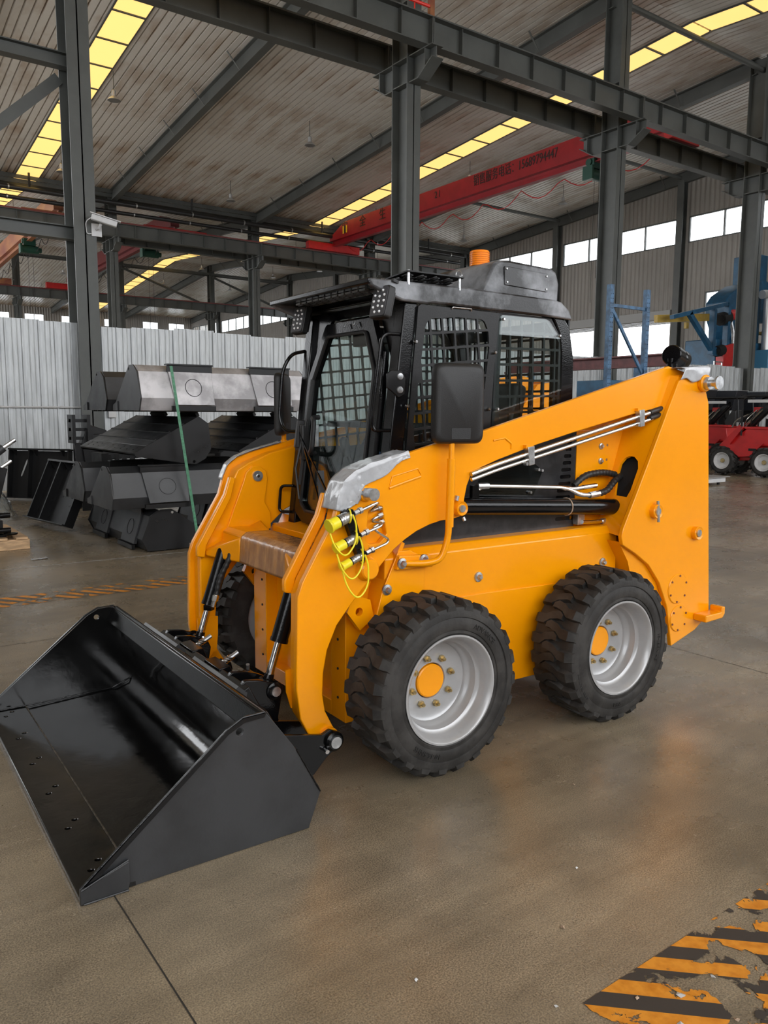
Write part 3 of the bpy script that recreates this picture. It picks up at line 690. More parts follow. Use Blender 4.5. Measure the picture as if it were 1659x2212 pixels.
# ---- wheels: local y runs from the outer face inwards
RO, RW = 0.372, 0.265
def tyre_mesh():
    b = MB()
    pr = [(0.222, 0.03), (0.226, 0.012), (0.236, 0.004), (0.248, 0.006), (0.25, 0.002), (0.262, -0.002), (0.285, 0.0), (0.3, 0.006), (0.303, 0.001), (0.33, 0.003), (0.341, 0.009), (0.345, 0.02), (0.345, 0.042), (0.347, 0.07),
          (0.349, 0.1325), (0.347, 0.195), (0.345, 0.223), (0.345, 0.245), (0.33, 0.262), (0.285, 0.266), (0.25, 0.263), (0.232, 0.258), (0.222, 0.235)]
    b.lathe(pr, ax=(0, 1, 0), n=72)
    b.f = [f for f in b.f if len(f) < 10]
    N = 23
    def rb(y):
        y = min(y, RW-y)
        return 0.336+0.009*min(1, max(0, y-0.004)/0.02)
    def rtop(y):
        y = min(y, RW-y)
        return 0.349+0.021*min(1, max(0, (y-0.002))/0.024)
    path = [(0.002, 0.0, 0.44), (0.012, 0.0, 0.48), (0.03, 0.0, 0.52), (0.075, 0.02, 0.50), (0.105, 0.24, 0.44), (0.15, 0.34, 0.42), (0.172, 0.26, 0.28)]
    st = 2*PI/N
    for side in (0, 1):
        for k in range(N):
            a0 = (k+0.5*side)*st; vs = []
            for (y, off, wd) in path:
                yy = y if side == 0 else RW-y
                for (rr, ins) in ((rb(y)-0.006, 1.18), (rtop(y), 0.86)):
                    for s_ in (-1, 1):
                        a = a0+(-off+s_*wd*0.5*ins)*st
                        vs.append((rr*math.cos(a), yy, rr*math.sin(a)))
            fs = []; n = len(path)
            for i in range(n-1):
                o = 4*i; p = 4*(i+1)
                fs += [(o+2, o+3, p+3, p+2), (o, o+2, p+2, p), (o+3, o+1, p+1, p+3)]
            fs += [(0, 1, 3, 2), (4*(n-1)+2, 4*(n-1)+3, 4*(n-1)+1, 4*(n-1))]
            b.add(vs, fs)
    return b.mesh('tyre', RUB, 28)
def rim_mesh():
    pr = [(0.222, 0.03), (0.224, 0.012), (0.229, 0.007), (0.229, 0.003), (0.222, 0.002), (0.214, 0.008), (0.208, 0.026), (0.204, 0.034), (0.203, 0.06), (0.198, 0.068), (0.186, 0.074), (0.184, 0.1), (0.18, 0.112), (0.172, 0.118), (0.168, 0.135), (0.158, 0.142), (0.12, 0.146), (0.078, 0.146), (0.075, 0.15), (0.075, 0.235), (0.2, 0.24), (0.222, 0.235)]
    b = MB().lathe(pr, ax=(0, 1, 0), n=64); b.f = [f for f in b.f if len(f) < 10]
    return b.mesh('rim', RIM, 40)
def hexnut(r, h):
    b = MB(); b.lathe([(0.0, 0.002), (r*0.72, 0.002), (r, h*0.2), (r, h), (0, h)], ax=(0, 1, 0), n=6)
    return b
tyre_me, rim_me = tyre_mesh(), rim_mesh()
nb = hexnut(0.0145, 0.016); nb.v = [(x, -y, z) for x, y, z in nb.v]; nb.cyl((0, -0.01, 0), (0, -0.03, 0), 0.0075, 10)
nut_me = nb.mesh('wheel_nut', BRS, 30)
hub_me = MB().lathe([(0, -0.012), (0.066, -0.012), (0.071, -0.008), (0.072, 0.02)], ax=(0, 1, 0), n=40).mesh('hub_cap', YEL)
valve_me = MB().cyl((0, 0, 0), (0, -0.03, 0), 0.005, 8).mesh('valve', BRS)
def ring_text(body, rad, size, amid, flip=False, parent=None, yo=0.0):
    me = textmesh(body, size, 0.0012); me.materials.clear(); me.materials.append(RUBT)
    for v in me.vertices:
        x, y, z = v.co
        a = amid + (x/rad if flip else -x/rad); r = rad + (-y if flip else y)
        v.co = (r*math.cos(a), -0.0022-z-0.0006+yo, r*math.sin(a))
    return put('lettering', me, parent)
def wheel(u, v, z, rot, spin, rear, far):
    w = put('wheel', rim_me, LO, loc=(u, v, z), rot=(0, 0, rot))
    t_ = put('tyre', tyre_me, w, rot=(0, spin, 0))
    put('hub_cap', hub_me, w, loc=(0, 0.153, 0))
    for k in range(8):
        a = 2*PI*k/8+0.25; put('wheel_nut', nut_me, w, loc=(0.104*math.cos(a), 0.146, 0.104*math.sin(a)), rot=(0, -a, 0))
    put('valve', valve_me, w, loc=(0.16*math.cos(2.6), 0.14, 0.16*math.sin(2.6)))
    if not far:
        # seen from outside, x runs right and z up
        if not rear:
            ring_text('ADVANCE', 0.273, 0.03, math.radians(52), False, w); ring_text('10-16.5NHS', 0.272, 0.03, math.radians(-118), False, w)
        else:
            ring_text('10-16.5N.H.S', 0.273, 0.026, math.radians(-8), False, w); ring_text('SUPER TRACTION', 0.309, 0.019, math.radians(-152), False, w, 0.0042); ring_text('SKS-1', 0.275, 0.024, math.radians(-95), False, w)
    return w
ZW = 0.366
wheel(0.062, 0.0, ZW, 0, 0.05, False, False); wheel(1.112, 0.0, ZW, 0, 0.16, True, False)
wheel(0.062, 2*VC, ZW, PI, 0.1, False, True); wheel(1.112, 2*VC, ZW, PI, 0.0, True, True)

# ---- chassis
def xprism(b, poly_vz, u0, u1): return b.prism(poly_vz, u0, u1, 'yz')
b = MB(); xprism(b, [(0.31, 0.2), (0.31, 0.868), (0.345, 0.9), (mir(0.345), 0.9), (mir(0.31), 0.868), (mir(0.31), 0.2)], -0.06, 1.42)
ch = b.build('chassis', YEL, LO, bev=0.006)
for s_ in (0, 1):
    f = (lambda v: v) if s_ == 0 else mir
    y0, y1 = sorted((f(0.303), f(0.312)))
    MB().prism([(-0.1, 0.2), (1.55, 0.2), (1.4, 0.60), (1.05, 0.643), (0.5, 0.655), (-0.06, 0.66)], y0, y1).build('lower_side_plate', YEL, ch, bev=0.002)
    # front wedge plate beside the arm
    y0, y1 = sorted((f(0.296), f(0.31)))
    MB().prism([(-0.12, 0.6), (-0.08, 0.74), (0.0, 0.9), (0.06, 0.9), (0.14, 0.86), (0.14, 0.2), (-0.14, 0.2)], y0, y1).build('front_side_plate', YEL, ch, bev=0.003)
    y0, y1 = sorted((f(0.30), f(0.42)))
    MB().prism([(-0.1, 0.62), (-0.08, 0.74), (0.02, 0.94), (0.035, 0.93), (-0.06, 0.72), (-0.08, 0.62)], y0, y1).build('front_edge_flange', YEL, ch)
    # mirror stalk mounting plate
    y0, y1 = sorted((f(0.272), f(0.297)))
    if s_ == 0:
        MB().prism([(-0.025, 0.825), (-0.01, 0.885), (0.15, 0.875), (0.17, 0.82)], y0, y1).build('mount_plate', YEL, ch, bev=0.004)
    # lug with hole ahead of the wheel
    y0, y1 = sorted((f(0.33), f(0.36)))
    MB().plate([(-0.235, 0.66), (-0.2, 0.73), (-0.12, 0.7), (-0.1, 0.62), (-0.17, 0.575)], [circ(-0.175, 0.655, 0.018)], y0, y1).build('tie_down_lug', YEL, ch)
bolt = MB().lathe([(0, -0.022), (0.008, -0.022), (0.011, -0.018), (0.012, -0.008), (0.021, -0.006), (0.022, 0.0)], ax=(0, 1, 0), n=12)
bolt_me = bolt.mesh('bolt', ZNC, 40)
for u, z, v in ((-0.06, 0.742, 0.296), (0.0, 0.852, 0.272), (0.115, 0.857, 0.272), (0.46, 0.735, 0.31), (1.31, 0.715, 0.31)):
    put('bolt', bolt_me, ch, loc=(u, v, z), scale=(1.1, 1.1, 1.1))
# front cross panel between the arms
b = MB()
b.box(-0.2, -0.06, 0.40, 0.52, 0.15, 0.76); b.box(-0.2, -0.06, 1.16, 1.3, 0.15, 0.76); b.box(-0.14, -0.06, 0.52, 1.16, 0.15, 0.76); b.box(-0.2, -0.06, 0.52, 1.16, 0.15, 0.22); b.box(-0.19, -0.06, 0.52, 1.16, 0.7, 0.78)
fp = b.build('front_panel', YEL, LO, bev=0.004)
for k in range(4):
    for v in (0.46, 1.2): MB().cyl((-0.2, v, 0.25+k*0.13), (-0.2035, v, 0.25+k*0.13), 0.006, 8).build('bolt', DARK, fp)
MB().box(-0.06, 1.9, 0.42, mir(0.42), 0.22, 0.3).build('belly_pan', DARK, ch, ang=0)
# shelf below the cab door
MB().prism([(-0.02, 0.78), (-0.1, 0.86), (-0.1, 0.9), (0.1, 0.93), (0.1, 0.78)], 0.42, mir(0.42)).build('door_shelf', YEL, ch, bev=0.004)

# ---- engine bay behind the cab
b = MB(); xprism(b, [(0.43, 0.3), (0.43, 1.4), (0.5, 1.46), (mir(0.5), 1.46), (mir(0.43), 1.4), (mir(0.43), 0.3)], 1.16, 2.02)
eb = b.build('engine_cover', YEL, LO, bev=0.01)
MB().box(2.02, 2.06, 0.5, mir(0.5), 0.5, 1.3).build('rear_door', BLK2, eb, bev=0.01)
for s_ in (0, 1):
    f = (lambda v: v) if s_ == 0 else mir
    y0, y1 = sorted((f(0.415), f(0.428)))
    pnl = MB().plate([(1.205, 0.93), (1.205, 1.36), (1.62, 1.48), (1.62, 0.93)], [], y0, y1).build('side_panel', YEL, eb)
    slots = []
    for k in range(9):
        z = 1.335-k*0.035; w_ = 0.038+0.0085*k; slots.append(slot(1.168-w_/2, z, w_, 0.019))
    for k in range(2): slots.append(slot(1.135-0.004*k, 0.985-0.04*k, 0.12+0.015*k, 0.02))
    bp_ = MB().plate([(0.1, 0.9), (0.1, 1.2), (0.47, 1.25), (0.9, 1.34), (1.2, 1.42), (1.2, 0.9)], slots, y0, y1).build('vent_panel', mat('dusty_gloss_black', (0.028, 0.028, 0.03), 0.22, var=0.3, vscale=6, rvar=0.06), eb)
    y0, y1 = sorted((f(0.432), f(0.436)))
    MB().box(0.95, 1.2, y0, y1, 0.9, 1.42).build('vent_backing', DARK, eb, ang=0)
    y0, y1 = sorted((f(0.411), f(0.415)))
    gl = MB().prism(rounded([(0.5, 1.09), (0.9, 1.075), (0.96, 1.2), (0.84, 1.27), (0.55, 1.18)], 0.02), y0, y1).build('lower_window', GLD, eb, ang=0)
    if s_ == 0:
        for u, z in ((1.39, 1.31), (1.39, 1.232)): put('bolt', bolt_me, eb, loc=(u, 0.415, z), scale=(0.8, 0.8, 0.8))
        for u, z in ((1.44, 1.315), (1.438, 1.238)): MB().cyl((u, 0.414, z), (u, 0.4165, z), 0.007, 10).build('hole', RUST, eb)
        for u, z in ((0.92, 1.205), (0.945, 1.2), (0.87, 1.095), (0.66, 1.055)): MB().cyl((u, 0.415, z), (u, 0.395, z), 0.007, 8).build('bolt', ZNC, eb)

# ---- rear towers
def tower(s_):
    f = (lambda v: v) if s_ == 0 else mir
    out = [(1.74, 1.655), (1.78, 1.685), (1.93, 1.69), (1.955, 1.66), (2.012, 1.54), (2.128, 0.345), (2.0, 0.27), (1.79, 0.21), (1.77, 0.3), (1.735, 0.44), (1.66, 0.58), (1.56, 0.69), (1.45, 0.76), (1.345, 0.815), (1.333, 0.86), (1.345, 0.9), (1.52, 1.23)]
    b = MB(); y0, y1 = sorted((f(0.21), f(0.235))); b.prism(out, y0, y1)
    t_ = b.build('rear_tower', YEL, LO, bev=0.004)
    # folded front face with the arm notch and the hose slot: from the fold line inwards
    A0, A1 = Vector((1.335, 0.86)), Vector((1.745, 1.66))
    def fn(p, q, a):
        # p: 0..1 up the fold line, q: 0..1 inwards, a: thickness
        e = A0+(A1-A0)*p; u = e.x+(0.047-0.137*p)*q; v = 0.222+0.2*q
        return (u+a*0.9, f(v), e.y+0.01*q-a*0.3)
    outer_ = [(0, 0), (1.02, 0), (1.03, 0.3), (0.9, 0.26), (0.83, 0.3), (0.775, 0.42), (0.74, 0.62), (0.72, 0.84), (0.72, 1.0), (0.06, 1.0), (0.0, 0.7)]
    hole = [(0.235, 0.25), (0.28, 0.2), (0.42, 0.2), (0.465, 0.28), (0.49, 0.42), (0.492, 0.56), (0.475, 0.68), (0.44, 0.76), (0.40, 0.79), (0.30, 0.72), (0.235, 0.66)]
    MB().plate(outer_, [hole], 0, 0.016, fn=fn).build('fold_plate', YEL, t_, ang=30)
    y0, y1 = sorted((f(0.40), f(0.425)))
    MB().prism([(1.4, 0.9), (1.6, 1.46), (1.78, 1.66), (1.94, 1.68), (2.02, 1.5), (2.08, 0.5), (1.7, 0.4)], y0, y1).build('inner_plate', YEL, t_)
    y0, y1 = sorted((f(0.235), f(0.40)))
    MB().prism([(1.93, 1.66), (1.95, 1.66), (2.012, 1.53), (2.12, 0.36), (2.1, 0.36), (1.99, 1.53)], y0, y1).build('rear_face', YEL, t_)
    MB().prism([(1.77, 1.675), (1.94, 1.68), (1.94, 1.69), (1.77, 1.685)], y0, y1).build('top_face', YEL, t_)
    MB().prism([(1.72, 0.3), (1.74, 0.46), (1.67, 0.6), (1.57, 0.71), (1.45, 0.78), (1.34, 0.83), (1.42, 0.72), (1.5, 0.5), (1.6, 0.25)], y0, y1).build('wheel_arch', YEL, t_)
    # dark plate added to stand for the shade behind the slot
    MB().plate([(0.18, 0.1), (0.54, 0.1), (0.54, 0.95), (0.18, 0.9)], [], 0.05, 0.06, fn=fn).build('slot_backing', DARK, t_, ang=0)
    if s_ == 0:
        MB().cyl((1.945, 0.21, 1.645), (1.945, 0.185, 1.645), 0.046, 28).build('pivot_boss', YEL, t_, bev=0.004)
        b = MB(); b.cyl((1.945, 0.185, 1.645), (1.945, 0.16, 1.645), 0.034, 20); b.cyl((1.945, 0.16, 1.645), (1.945, 0.118, 1.645), 0.019, 16); b.cyl((1.945, 0.118, 1.645), (1.945, 0.108, 1.645), 0.036, 28); b.build('pivot_pin', ZNC, t_)
        for u, z, nm in ((1.583, 0.975, 'boss'), (1.95, 0.83, 'boss')):
            q = MB().lathe([(0.0, -0.024), (0.024, -0.024), (0.035, -0.03), (0.038, -0.026), (0.038, 0)], o=(u, 0.21, z), ax=(0, 1, 0), n=24).build('pin_boss', YEL, t_)
            MB().cyl((u, 0.188, z), (u, 0.179, z), 0.02, 18).build('pin', ZNC, q)
        MB().cyl((1.585, 0.19, 1.03), (1.585, 0.18, 0.92), 0.008, 8).build('cotter', ZNC, t_)
        # bolted cover discs behind the rear wheel
        for (u, z, r) in ((1.82, 0.53, 0.085), (1.84, 0.36, 0.075)):
            q = MB().lathe([(0, -0.006), (r-0.004, -0.006), (r, -0.002), (r, 0)], o=(u, 0.21, z), ax=(0, 1, 0), n=36).build('cover_disc', YEL, t_)
            for k in range(6):
                a = k*PI/3+0.4; MB().cyl((u+r*0.85*math.cos(a), 0.205, z+r*0.85*math.sin(a)), (u+r*0.85*math.cos(a), 0.2, z+r*0.85*math.sin(a)), 0.006, 8).build('bolt', RUST, q)
        # rear bumper hook
        b = MB(); b.prism([(1.98, 0.33), (2.14, 0.335), (2.16, 0.36), (2.16, 0.4), (2.13, 0.4), (2.13, 0.37), (1.98, 0.37)], 0.13, 0.21)
        b.build('bumper_lug', YEL, t_, bev=0.006)
    return t_
tower(0); tower(1)
# film over the tower top
def film(name, fn, nu, nv, mt=FLM, parent=LO, th=0.0015):
    b = MB(); vs = []; fs = []
    for i in range(nu+1):
        for j in range(nv+1): vs.append(fn(i/nu, j/nv))
    for i in range(nu):
        for j in range(nv): fs.append((i*(nv+1)+j, (i+1)*(nv+1)+j, (i+1)*(nv+1)+j+1, i*(nv+1)+j+1))
    b.add(vs, fs); o = b.build(name, mt, parent, ang=60)
    sm = o.modifiers.new('thickness', 'SOLIDIFY'); sm.thickness = th; sm.offset = 1
    return o
def wr(p, a=0.004, s_=14): return a*noise.noise(Vector(p)*s_)
def ftop(s_, t_):
    u = 1.735+0.235*s_; ztop = 1.722-0.008*math.cos(s_*3)
    d = t_*0.30
    if d < 0.13: z = 1.585+0.115*min(1, d/0.105)+0.0; v = 0.205
    else: z = ztop; v = 0.205+(d-0.13)*1.2
    if d < 0.13:
        zb = 1.652+0.008*math.sin(s_*9); z = zb+(ztop-zb)*d/0.13
        u = 1.735+0.03*(z-1.65)/0.06+0.225*s_
    w_ = wr((u, v, z), 0.012, 11)
    return (u, v-0.004-abs(w_), z+0.004+w_*0.6)
film('protective_film', ftop, 22, 18)
# pre-cleaner canister on the hood
b = MB(); b.lathe([(0, 0), (0.05, 0), (0.055, 0.006), (0.055, 0.075), (0.05, 0.08), (0.052, 0.085), (0.052, 0.15), (0.045, 0.16), (0, 0.16)], o=(1.84, 0.34, 1.80), ax=(0.95, 0.2, -0.16), n=28)
for k in range(14):
    a = 2*PI*k/14
b.cyl((1.86, 0.345, 1.78), (1.86, 0.345, 1.69), 0.03, 14)
b.build('air_cleaner', BLK, LO)

# ---- lift arms
ARM_OUT = [(-0.478, 0.83), (-0.335, 1.065), (-0.31, 1.15), (-0.285, 1.205), (-0.235, 1.243), (-0.16, 1.27), (-0.08, 1.29), (0.17, 1.352), (0.39, 1.392), (1.0, 1.547), (1.72, 1.73), (1.88, 1.70), (1.93, 1.62), (1.86, 1.56), (1.64, 1.51),
           (1.43, 1.475), (1.0, 1.388), (0.76, 1.335), (0.52, 1.272), (0.42, 1.24), (0.365, 1.21), (0.343, 1.165), (0.33, 1.11), (0.325, 1.06), (0.305, 1.03), (0.26, 1.022), (0.2, 1.02), (0.14, 1.008), (0.07, 0.985), (0.01, 0.955), (-0.05, 0.915), (-0.11, 0.86), (-0.18, 0.79), (-0.26, 0.71),
           (-0.325, 0.635), (-0.37, 0.54), (-0.388, 0.45), (-0.392, 0.36), (-0.38, 0.29), (-0.345, 0.22), (-0.318, 0.178), (-0.335, 0.148), (-0.40, 0.145), (-0.46, 0.215), (-0.492, 0.28), (-0.508, 0.40), (-0.508, 0.47), (-0.5, 0.77)]
ARM_CORE = [(-0.45, 0.83), (-0.315, 1.05), (-0.285, 1.15), (-0.265, 1.19), (-0.21, 1.22), (-0.08, 1.27), (0.39, 1.372), (1.72, 1.71), (1.88, 1.68), (1.9, 1.62), (1.64, 1.53), (0.76, 1.355), (0.42, 1.26), (0.34, 1.22), (0.3, 1.06), (0.14, 1.03), (0.0, 0.97), (-0.13, 0.86), (-0.28, 0.71), (-0.35, 0.63), (-0.39, 0.53), (-0.405, 0.40), (-0.395, 0.29), (-0.44, 0.22), (-0.475, 0.28), (-0.48, 0.47), (-0.475, 0.77)]
HOLE = rounded([(-0.185, 0.965), (-0.175, 1.085), (-0.12, 1.105), (-0.105, 1.1), (-0.085, 0.985), (-0.12, 0.95), (-0.17, 0.95)], 0.012, 3)
def arm(s_):
    f = (lambda v: v) if s_ == 0 else mir
    y0, y1 = sorted((f(0.262), f(0.29)))
    a_ = MB().plate(ARM_OUT, [HOLE] if s_ == 0 else [], y0, y1).build('lift_arm', YEL, LO, bev=0.004)
    y0, y1 = sorted((f(0.29), f(0.37)))
    core = MB().plate(ARM_CORE, [], y0, y1).build('arm_box', YEL, a_, bev=0.006)
    y0, y1 = sorted((f(0.37), f(0.385)))
    # inner bracket with rounded top
    br = [(-0.36, 0.83), (-0.24, 1.13), (-0.225, 1.175), (-0.19, 1.205), (-0.15, 1.205), (-0.115, 1.18), (-0.105, 1.14), (-0.125, 1.02), (-0.09, 0.96), (-0.09, 0.88), (-0.2, 0.83)]
    q = MB().prism(br, y0, y1).build('inner_bracket', YEL, a_, bev=0.003)
    y2 = y1 if s_ == 0 else y0; d = 0.012 if s_ == 0 else -0.012
    MB().cyl((-0.165, y2, 1.155), (-0.165, y2+d, 1.155), 0.027, 24).build('pin_washer', ZNC, q)
    MB().cyl((-0.165, y2+d, 1.155), (-0.165, y2+d*1.5, 1.155), 0.008, 10).build('screw', STL, q)
    # front channel strip: folded inner flange along the front edge
    y0, y1 = sorted((f(0.37), f(0.40)))
    MB().prism([(-0.50, 0.82), (-0.35, 1.07), (-0.32, 1.16), (-0.29, 1.15), (-0.315, 1.05), (-0.45, 0.82), (-0.46, 0.76), (-0.5, 0.77)], y0, y1).build('front_channel', YEL, a_, bev=0.006)
    # doubler plate near the tip
    y0, y1 = sorted((f(0.257), f(0.263)))
    MB().prism([(-0.5, 0.45), (-0.498, 0.36), (-0.478, 0.29), (-0.44, 0.262), (-0.40, 0.272), (-0.392, 0.36), (-0.39, 0.45), (-0.44, 0.46)], sorted((f(0.37), f(0.376)))[0], sorted((f(0.37), f(0.376)))[1]).build('doubler', YEL, a_)
    y0, y1 = sorted((f(0.235), f(0.262)))
    MB().cyl((-0.37, f(0.262), 0.18), (-0.37, f(0.245), 0.18), 0.043, 24).build('tip_boss', YEL, a_)
    return a_
A0_, A1_ = arm(0), arm(1)
# pressed dimples, pin bolt, weld cap and cylinder boss on the near arm
def dimple(pts, w): return MB().tube([(u, 0.2605, z) for u, z in pts], w, 8).build('pressed_rib', YEL, A0_)
dimple([(-0.075, 1.175), (0.0, 1.195), (0.085, 1.216)], 0.006); dimple([(-0.07, 1.188), (-0.06, 1.222), (0.07, 1.25), (0.088, 1.225)], 0.003)
dimple([(0.49, 1.36), (0.56, 1.37), (0.6, 1.345), (0.6, 1.32)], 0.0045)
b = MB(); b.lathe([(0.0, -0.012), (0.03, -0.012), (0.034, -0.006), (0.034, 0.0)], o=(-0.19, 0.262, 1.16), ax=(0, 1, 0), n=24); b.build('boss', YEL, A0_)
b = MB(); b.lathe([(0, -0.03), (0.024, -0.03), (0.027, -0.024), (0.027, -0.01)], o=(-0.19, 0.262, 1.16), ax=(0, 1, 0), n=6); b.cyl((-0.19, 0.235, 1.16), (-0.19, 0.195, 1.16), 0.025, 24); b.build('pin_bolt', ZNC, A0_, ang=40)
b = MB(); b.lathe([(0, -0.036), (0.036, -0.036), (0.042, -0.03), (0.044, -0.012), (0.05, -0.004), (0.052, 0)], o=(-0.185, 0.262, 0.852), ax=(0, 1, 0), n=32); b.build('pin_cap', YEL, A0_)
q = MB().lathe([(0, -0.03), (0.022, -0.03), (0.03, -0.036), (0.033, -0.03), (0.034, 0)], o=(0.29, 0.262, 1.07), ax=(0, 1, 0), n=24).build('cylinder_boss', YEL, A0_)
MB().cyl((0.29, 0.236, 1.07), (0.29, 0.224, 1.07), 0.016, 16).build('pin', ZNC, q); MB().cyl((0.268, 0.245, 1.105), (0.275, 0.245, 1.125), 0.01, 10).build('grease_nipple', ZNC, q); MB().cyl((0.305, 0.24, 1.03), (0.31, 0.235, 1.015), 0.008, 10).build('grease_nipple', ZNC, q)
# grey film over the near arm's shoulder
PTH = [(-0.325, 1.10), (-0.312, 1.15), (-0.287, 1.207), (-0.236, 1.246), (-0.16, 1.273), (-0.08, 1.293), (0.0, 1.312), (0.02, 1.317)]
def along(s_):
    k = s_*(len(PTH)-1); i = min(int(k), len(PTH)-2); t_ = k-i
    p, q = Vector(PTH[i]), Vector(PTH[i+1]); d = (q-p).normalized(); return p+(q-p)*t_, Vector((d.y, -d.x))
def ffilm(s_, t_):
    p, nrm = along(s_); d = t_*0.23; w_ = 0.012+0.075*math.sin(PI*min(1, s_*1.25+0.05))+0.02*math.sin(s_*11); w_ = max(0.02, w_)
    if t_ < 0.6:
        k = 1-t_/0.6; q = p+nrm*w_*k; v = 0.257; ww = wr((q.x*2, 0.3, q.y*0.7), 0.004, 30)+0.0022*math.sin(s_*55+t_*9+3*math.sin(s_*9))*k
        return (q.x, v-0.004-abs(ww), q.y)
    k = (t_-0.6)/0.4; ww = wr((p.x, k, p.y), 0.006, 20)
    return (p.x-nrm.x*(0.006+abs(ww)), 0.257+0.11*k, p.y-nrm.y*(0.006+abs(ww)))
film('protective_film', ffilm, 60, 20)
def ffilm2(s_, t_):
    p, nrm = along(0.1+s_*0.9); ww = wr((p.x, t_, p.y), 0.005, 20)
    return (p.x-nrm.x*(0.006+abs(ww)), mir(0.255+0.05*t_), p.y-nrm.y*(0.006+abs(ww)))
film('protective_film', ffilm2, 30, 5)
# step crossmember between the arms, wrapped
b = MB(); b.prism([(-0.37, 0.765), (-0.36, 0.885), (-0.33, 0.905), (-0.2, 0.9), (-0.19, 0.8), (-0.25, 0.765)], 0.385, mir(0.385))
cm = b.build('crossmember', YEL, LO, bev=0.006)
def fwrap(s_, t_):
    v = 0.50+(1.08-0.50)*s_; d = t_*0.29
    if d < 0.125: u, z = -0.372+0.01*d/0.125, 0.762+0.124*d/0.125
    elif d < 0.16: k = (d-0.125)/0.035; u, z = -0.362+0.032*k, 0.886+0.021*k
    else: k = (d-0.16)/0.13; u, z = -0.33+0.13*k, 0.907-0.004*k
    w_ = wr((u*0.3, v*2.2, z*0.6), 0.004, 22); return (u-0.003-abs(w_)*0.7, v, z+0.002+abs(w_)*0.6)
film('clear_film', fwrap, 60, 24, FLC, cm)
for s_ in (0, 1):
    f = (lambda v: v) if s_ == 0 else mir
    y0, y1 = sorted((f(0.385), f(0.60 if s_ else 0.5)))
    b = MB(); n = 8; prof = []
    q = MB().add([(-0.455, f(0.385), 0.765), (-0.455, f(0.385), 0.80), (-0.372, f(0.62), 0.884), (-0.374, f(0.62), 0.762), (-0.20, f(0.385), 0.76), (-0.15, f(0.385), 0.93), (-0.2, f(0.62), 0.9), (-0.2, f(0.62), 0.765)],
                 [(0,1,2,3),(1,5,6,2),(4,7,6,5),(0,3,7,4),(0,4,5,1),(3,2,6,7)]).build('gusset', YEL, cm, bev=0.01)
# ---- steel lines under the near arm
def uz(pts, v): return [(u, v, z) for u, z in pts]
q = MB().tube(bezpath(uz([(0.355, 1.215), (0.5, 1.253), (1.58, 1.49)], 0.25), 0.05), 0.0105, 10).build('steel_line', STL, A0_)
MB().tube(bezpath(uz([(0.355, 1.192), (0.5, 1.228), (1.58, 1.455)], 0.248), 0.05), 0.009, 10).build('steel_line', STL, A0_)
for u0_ in (0.7, 1.48):
    b = MB(); z = 1.253+(u0_-0.5)*0.2194; b.prism([(u0_-0.02, z+0.03), (u0_+0.02, z+0.035), (u0_+0.025, z-0.05), (u0_-0.01, z-0.055)], 0.232, 0.262); b.build('line_clamp', ZNC, A0_, bev=0.002)
    MB().box(u0_-0.025, u0_+0.02, 0.24, 0.285, z+0.025, z+0.04).build('clamp_tab', YEL, A0_); MB().cyl((u0_-0.03, 0.245, z-0.045), (u0_-0.03, 0.225, z-0.045), 0.008, 8).build('bolt', ZNC, A0_)
for dz in (0, -0.03): MB().cyl((1.56, 0.25, 1.487+dz), (1.7, 0.26, 1.515+dz), 0.014, 10).build('hose_end', HOS, A0_)
# ---- lift cylinder with its lines
lc = MB().cyl((0.34, 0.34, 1.066), (1.42, 0.34, 0.995), 0.042, 24).build('lift_cylinder', BLK, LO)
MB().cyl((0.28, 0.34, 1.07), (0.35, 0.34, 1.066), 0.05, 24).build('rod_head', BLK, lc); MB().cyl((0.29, 0.27, 1.07), (0.29, 0.40, 1.07), 0.02, 14).build('pin', ZNC, lc)
MB().tube([(1.06+0.0, 0.34+0.044*math.cos(a*PI/8), 1.019+0.044*math.sin(a*PI/8)) for a in range(16)], 0.003, 5, closed=True).build('cable_tie', CRD, lc)
MB().tube(bezpath(uz([(0.47, 1.135), (0.5, 1.15), (1.0, 1.118), (1.1, 1.105), (1.17, 1.11)], 0.335), 0.03), 0.0105, 10).build('steel_line', STL, lc)
MB().cyl((0.465, 0.335, 1.15), (0.53, 0.335, 1.148), 0.016, 8).build('fitting', ZNC, lc); MB().box(0.43, 0.47, 0.325, 0.345, 1.09, 1.155).build('line_block', BLK, lc)
MB().tube(bezpath([(1.0, 0.335, 1.118), (1.07, 0.33, 1.105), (1.13, 0.32, 1.075), (1.22, 0.315, 1.07)], 0.04), 0.011, 10).build('steel_line', STL, lc)
MB().cyl((1.17, 0.335, 1.11), (1.27, 0.335, 1.115), 0.012, 10).build('steel_line', STL, lc)
MB().cyl((1.2, 0.315, 1.07), (1.27, 0.315, 1.075), 0.016, 8).build('fitting', ZNC, lc)
def ribhose(pts, r, parent, name='hose'):
    pts = bezpath(pts, 0.12, 14); L_ = 0; P = [pts[0]]
    out, rs = [], []
    tot = sum((pts[i+1]-pts[i]).length for i in range(len(pts)-1)); n = int(tot/0.007); acc = 0
    seg = [(pts[i+1]-pts[i]).length for i in range(len(pts)-1)]
    for k in range(n+1):
        d = tot*k/n; i = 0
        while i < len(seg)-1 and d > seg[i]: d -= seg[i]; i += 1
        out.append(pts[i].lerp(pts[i+1], min(1, d/max(1e-9, seg[i])))); rs.append(r*(1.0+(0.16 if (k//2) % 2 else 0)))
    return MB().tube(out, rs, 10).build(name, HOS, parent)
ribhose([(1.12, 0.35, 1.12), (1.2, 0.35, 1.17), (1.35, 0.36, 1.18), (1.47, 0.38, 1.16)], 0.015, lc); ribhose([(1.27, 0.315, 1.075), (1.34, 0.32, 1.085), (1.42, 0.345, 1.13), (1.5, 0.37, 1.15)], 0.015, lc)
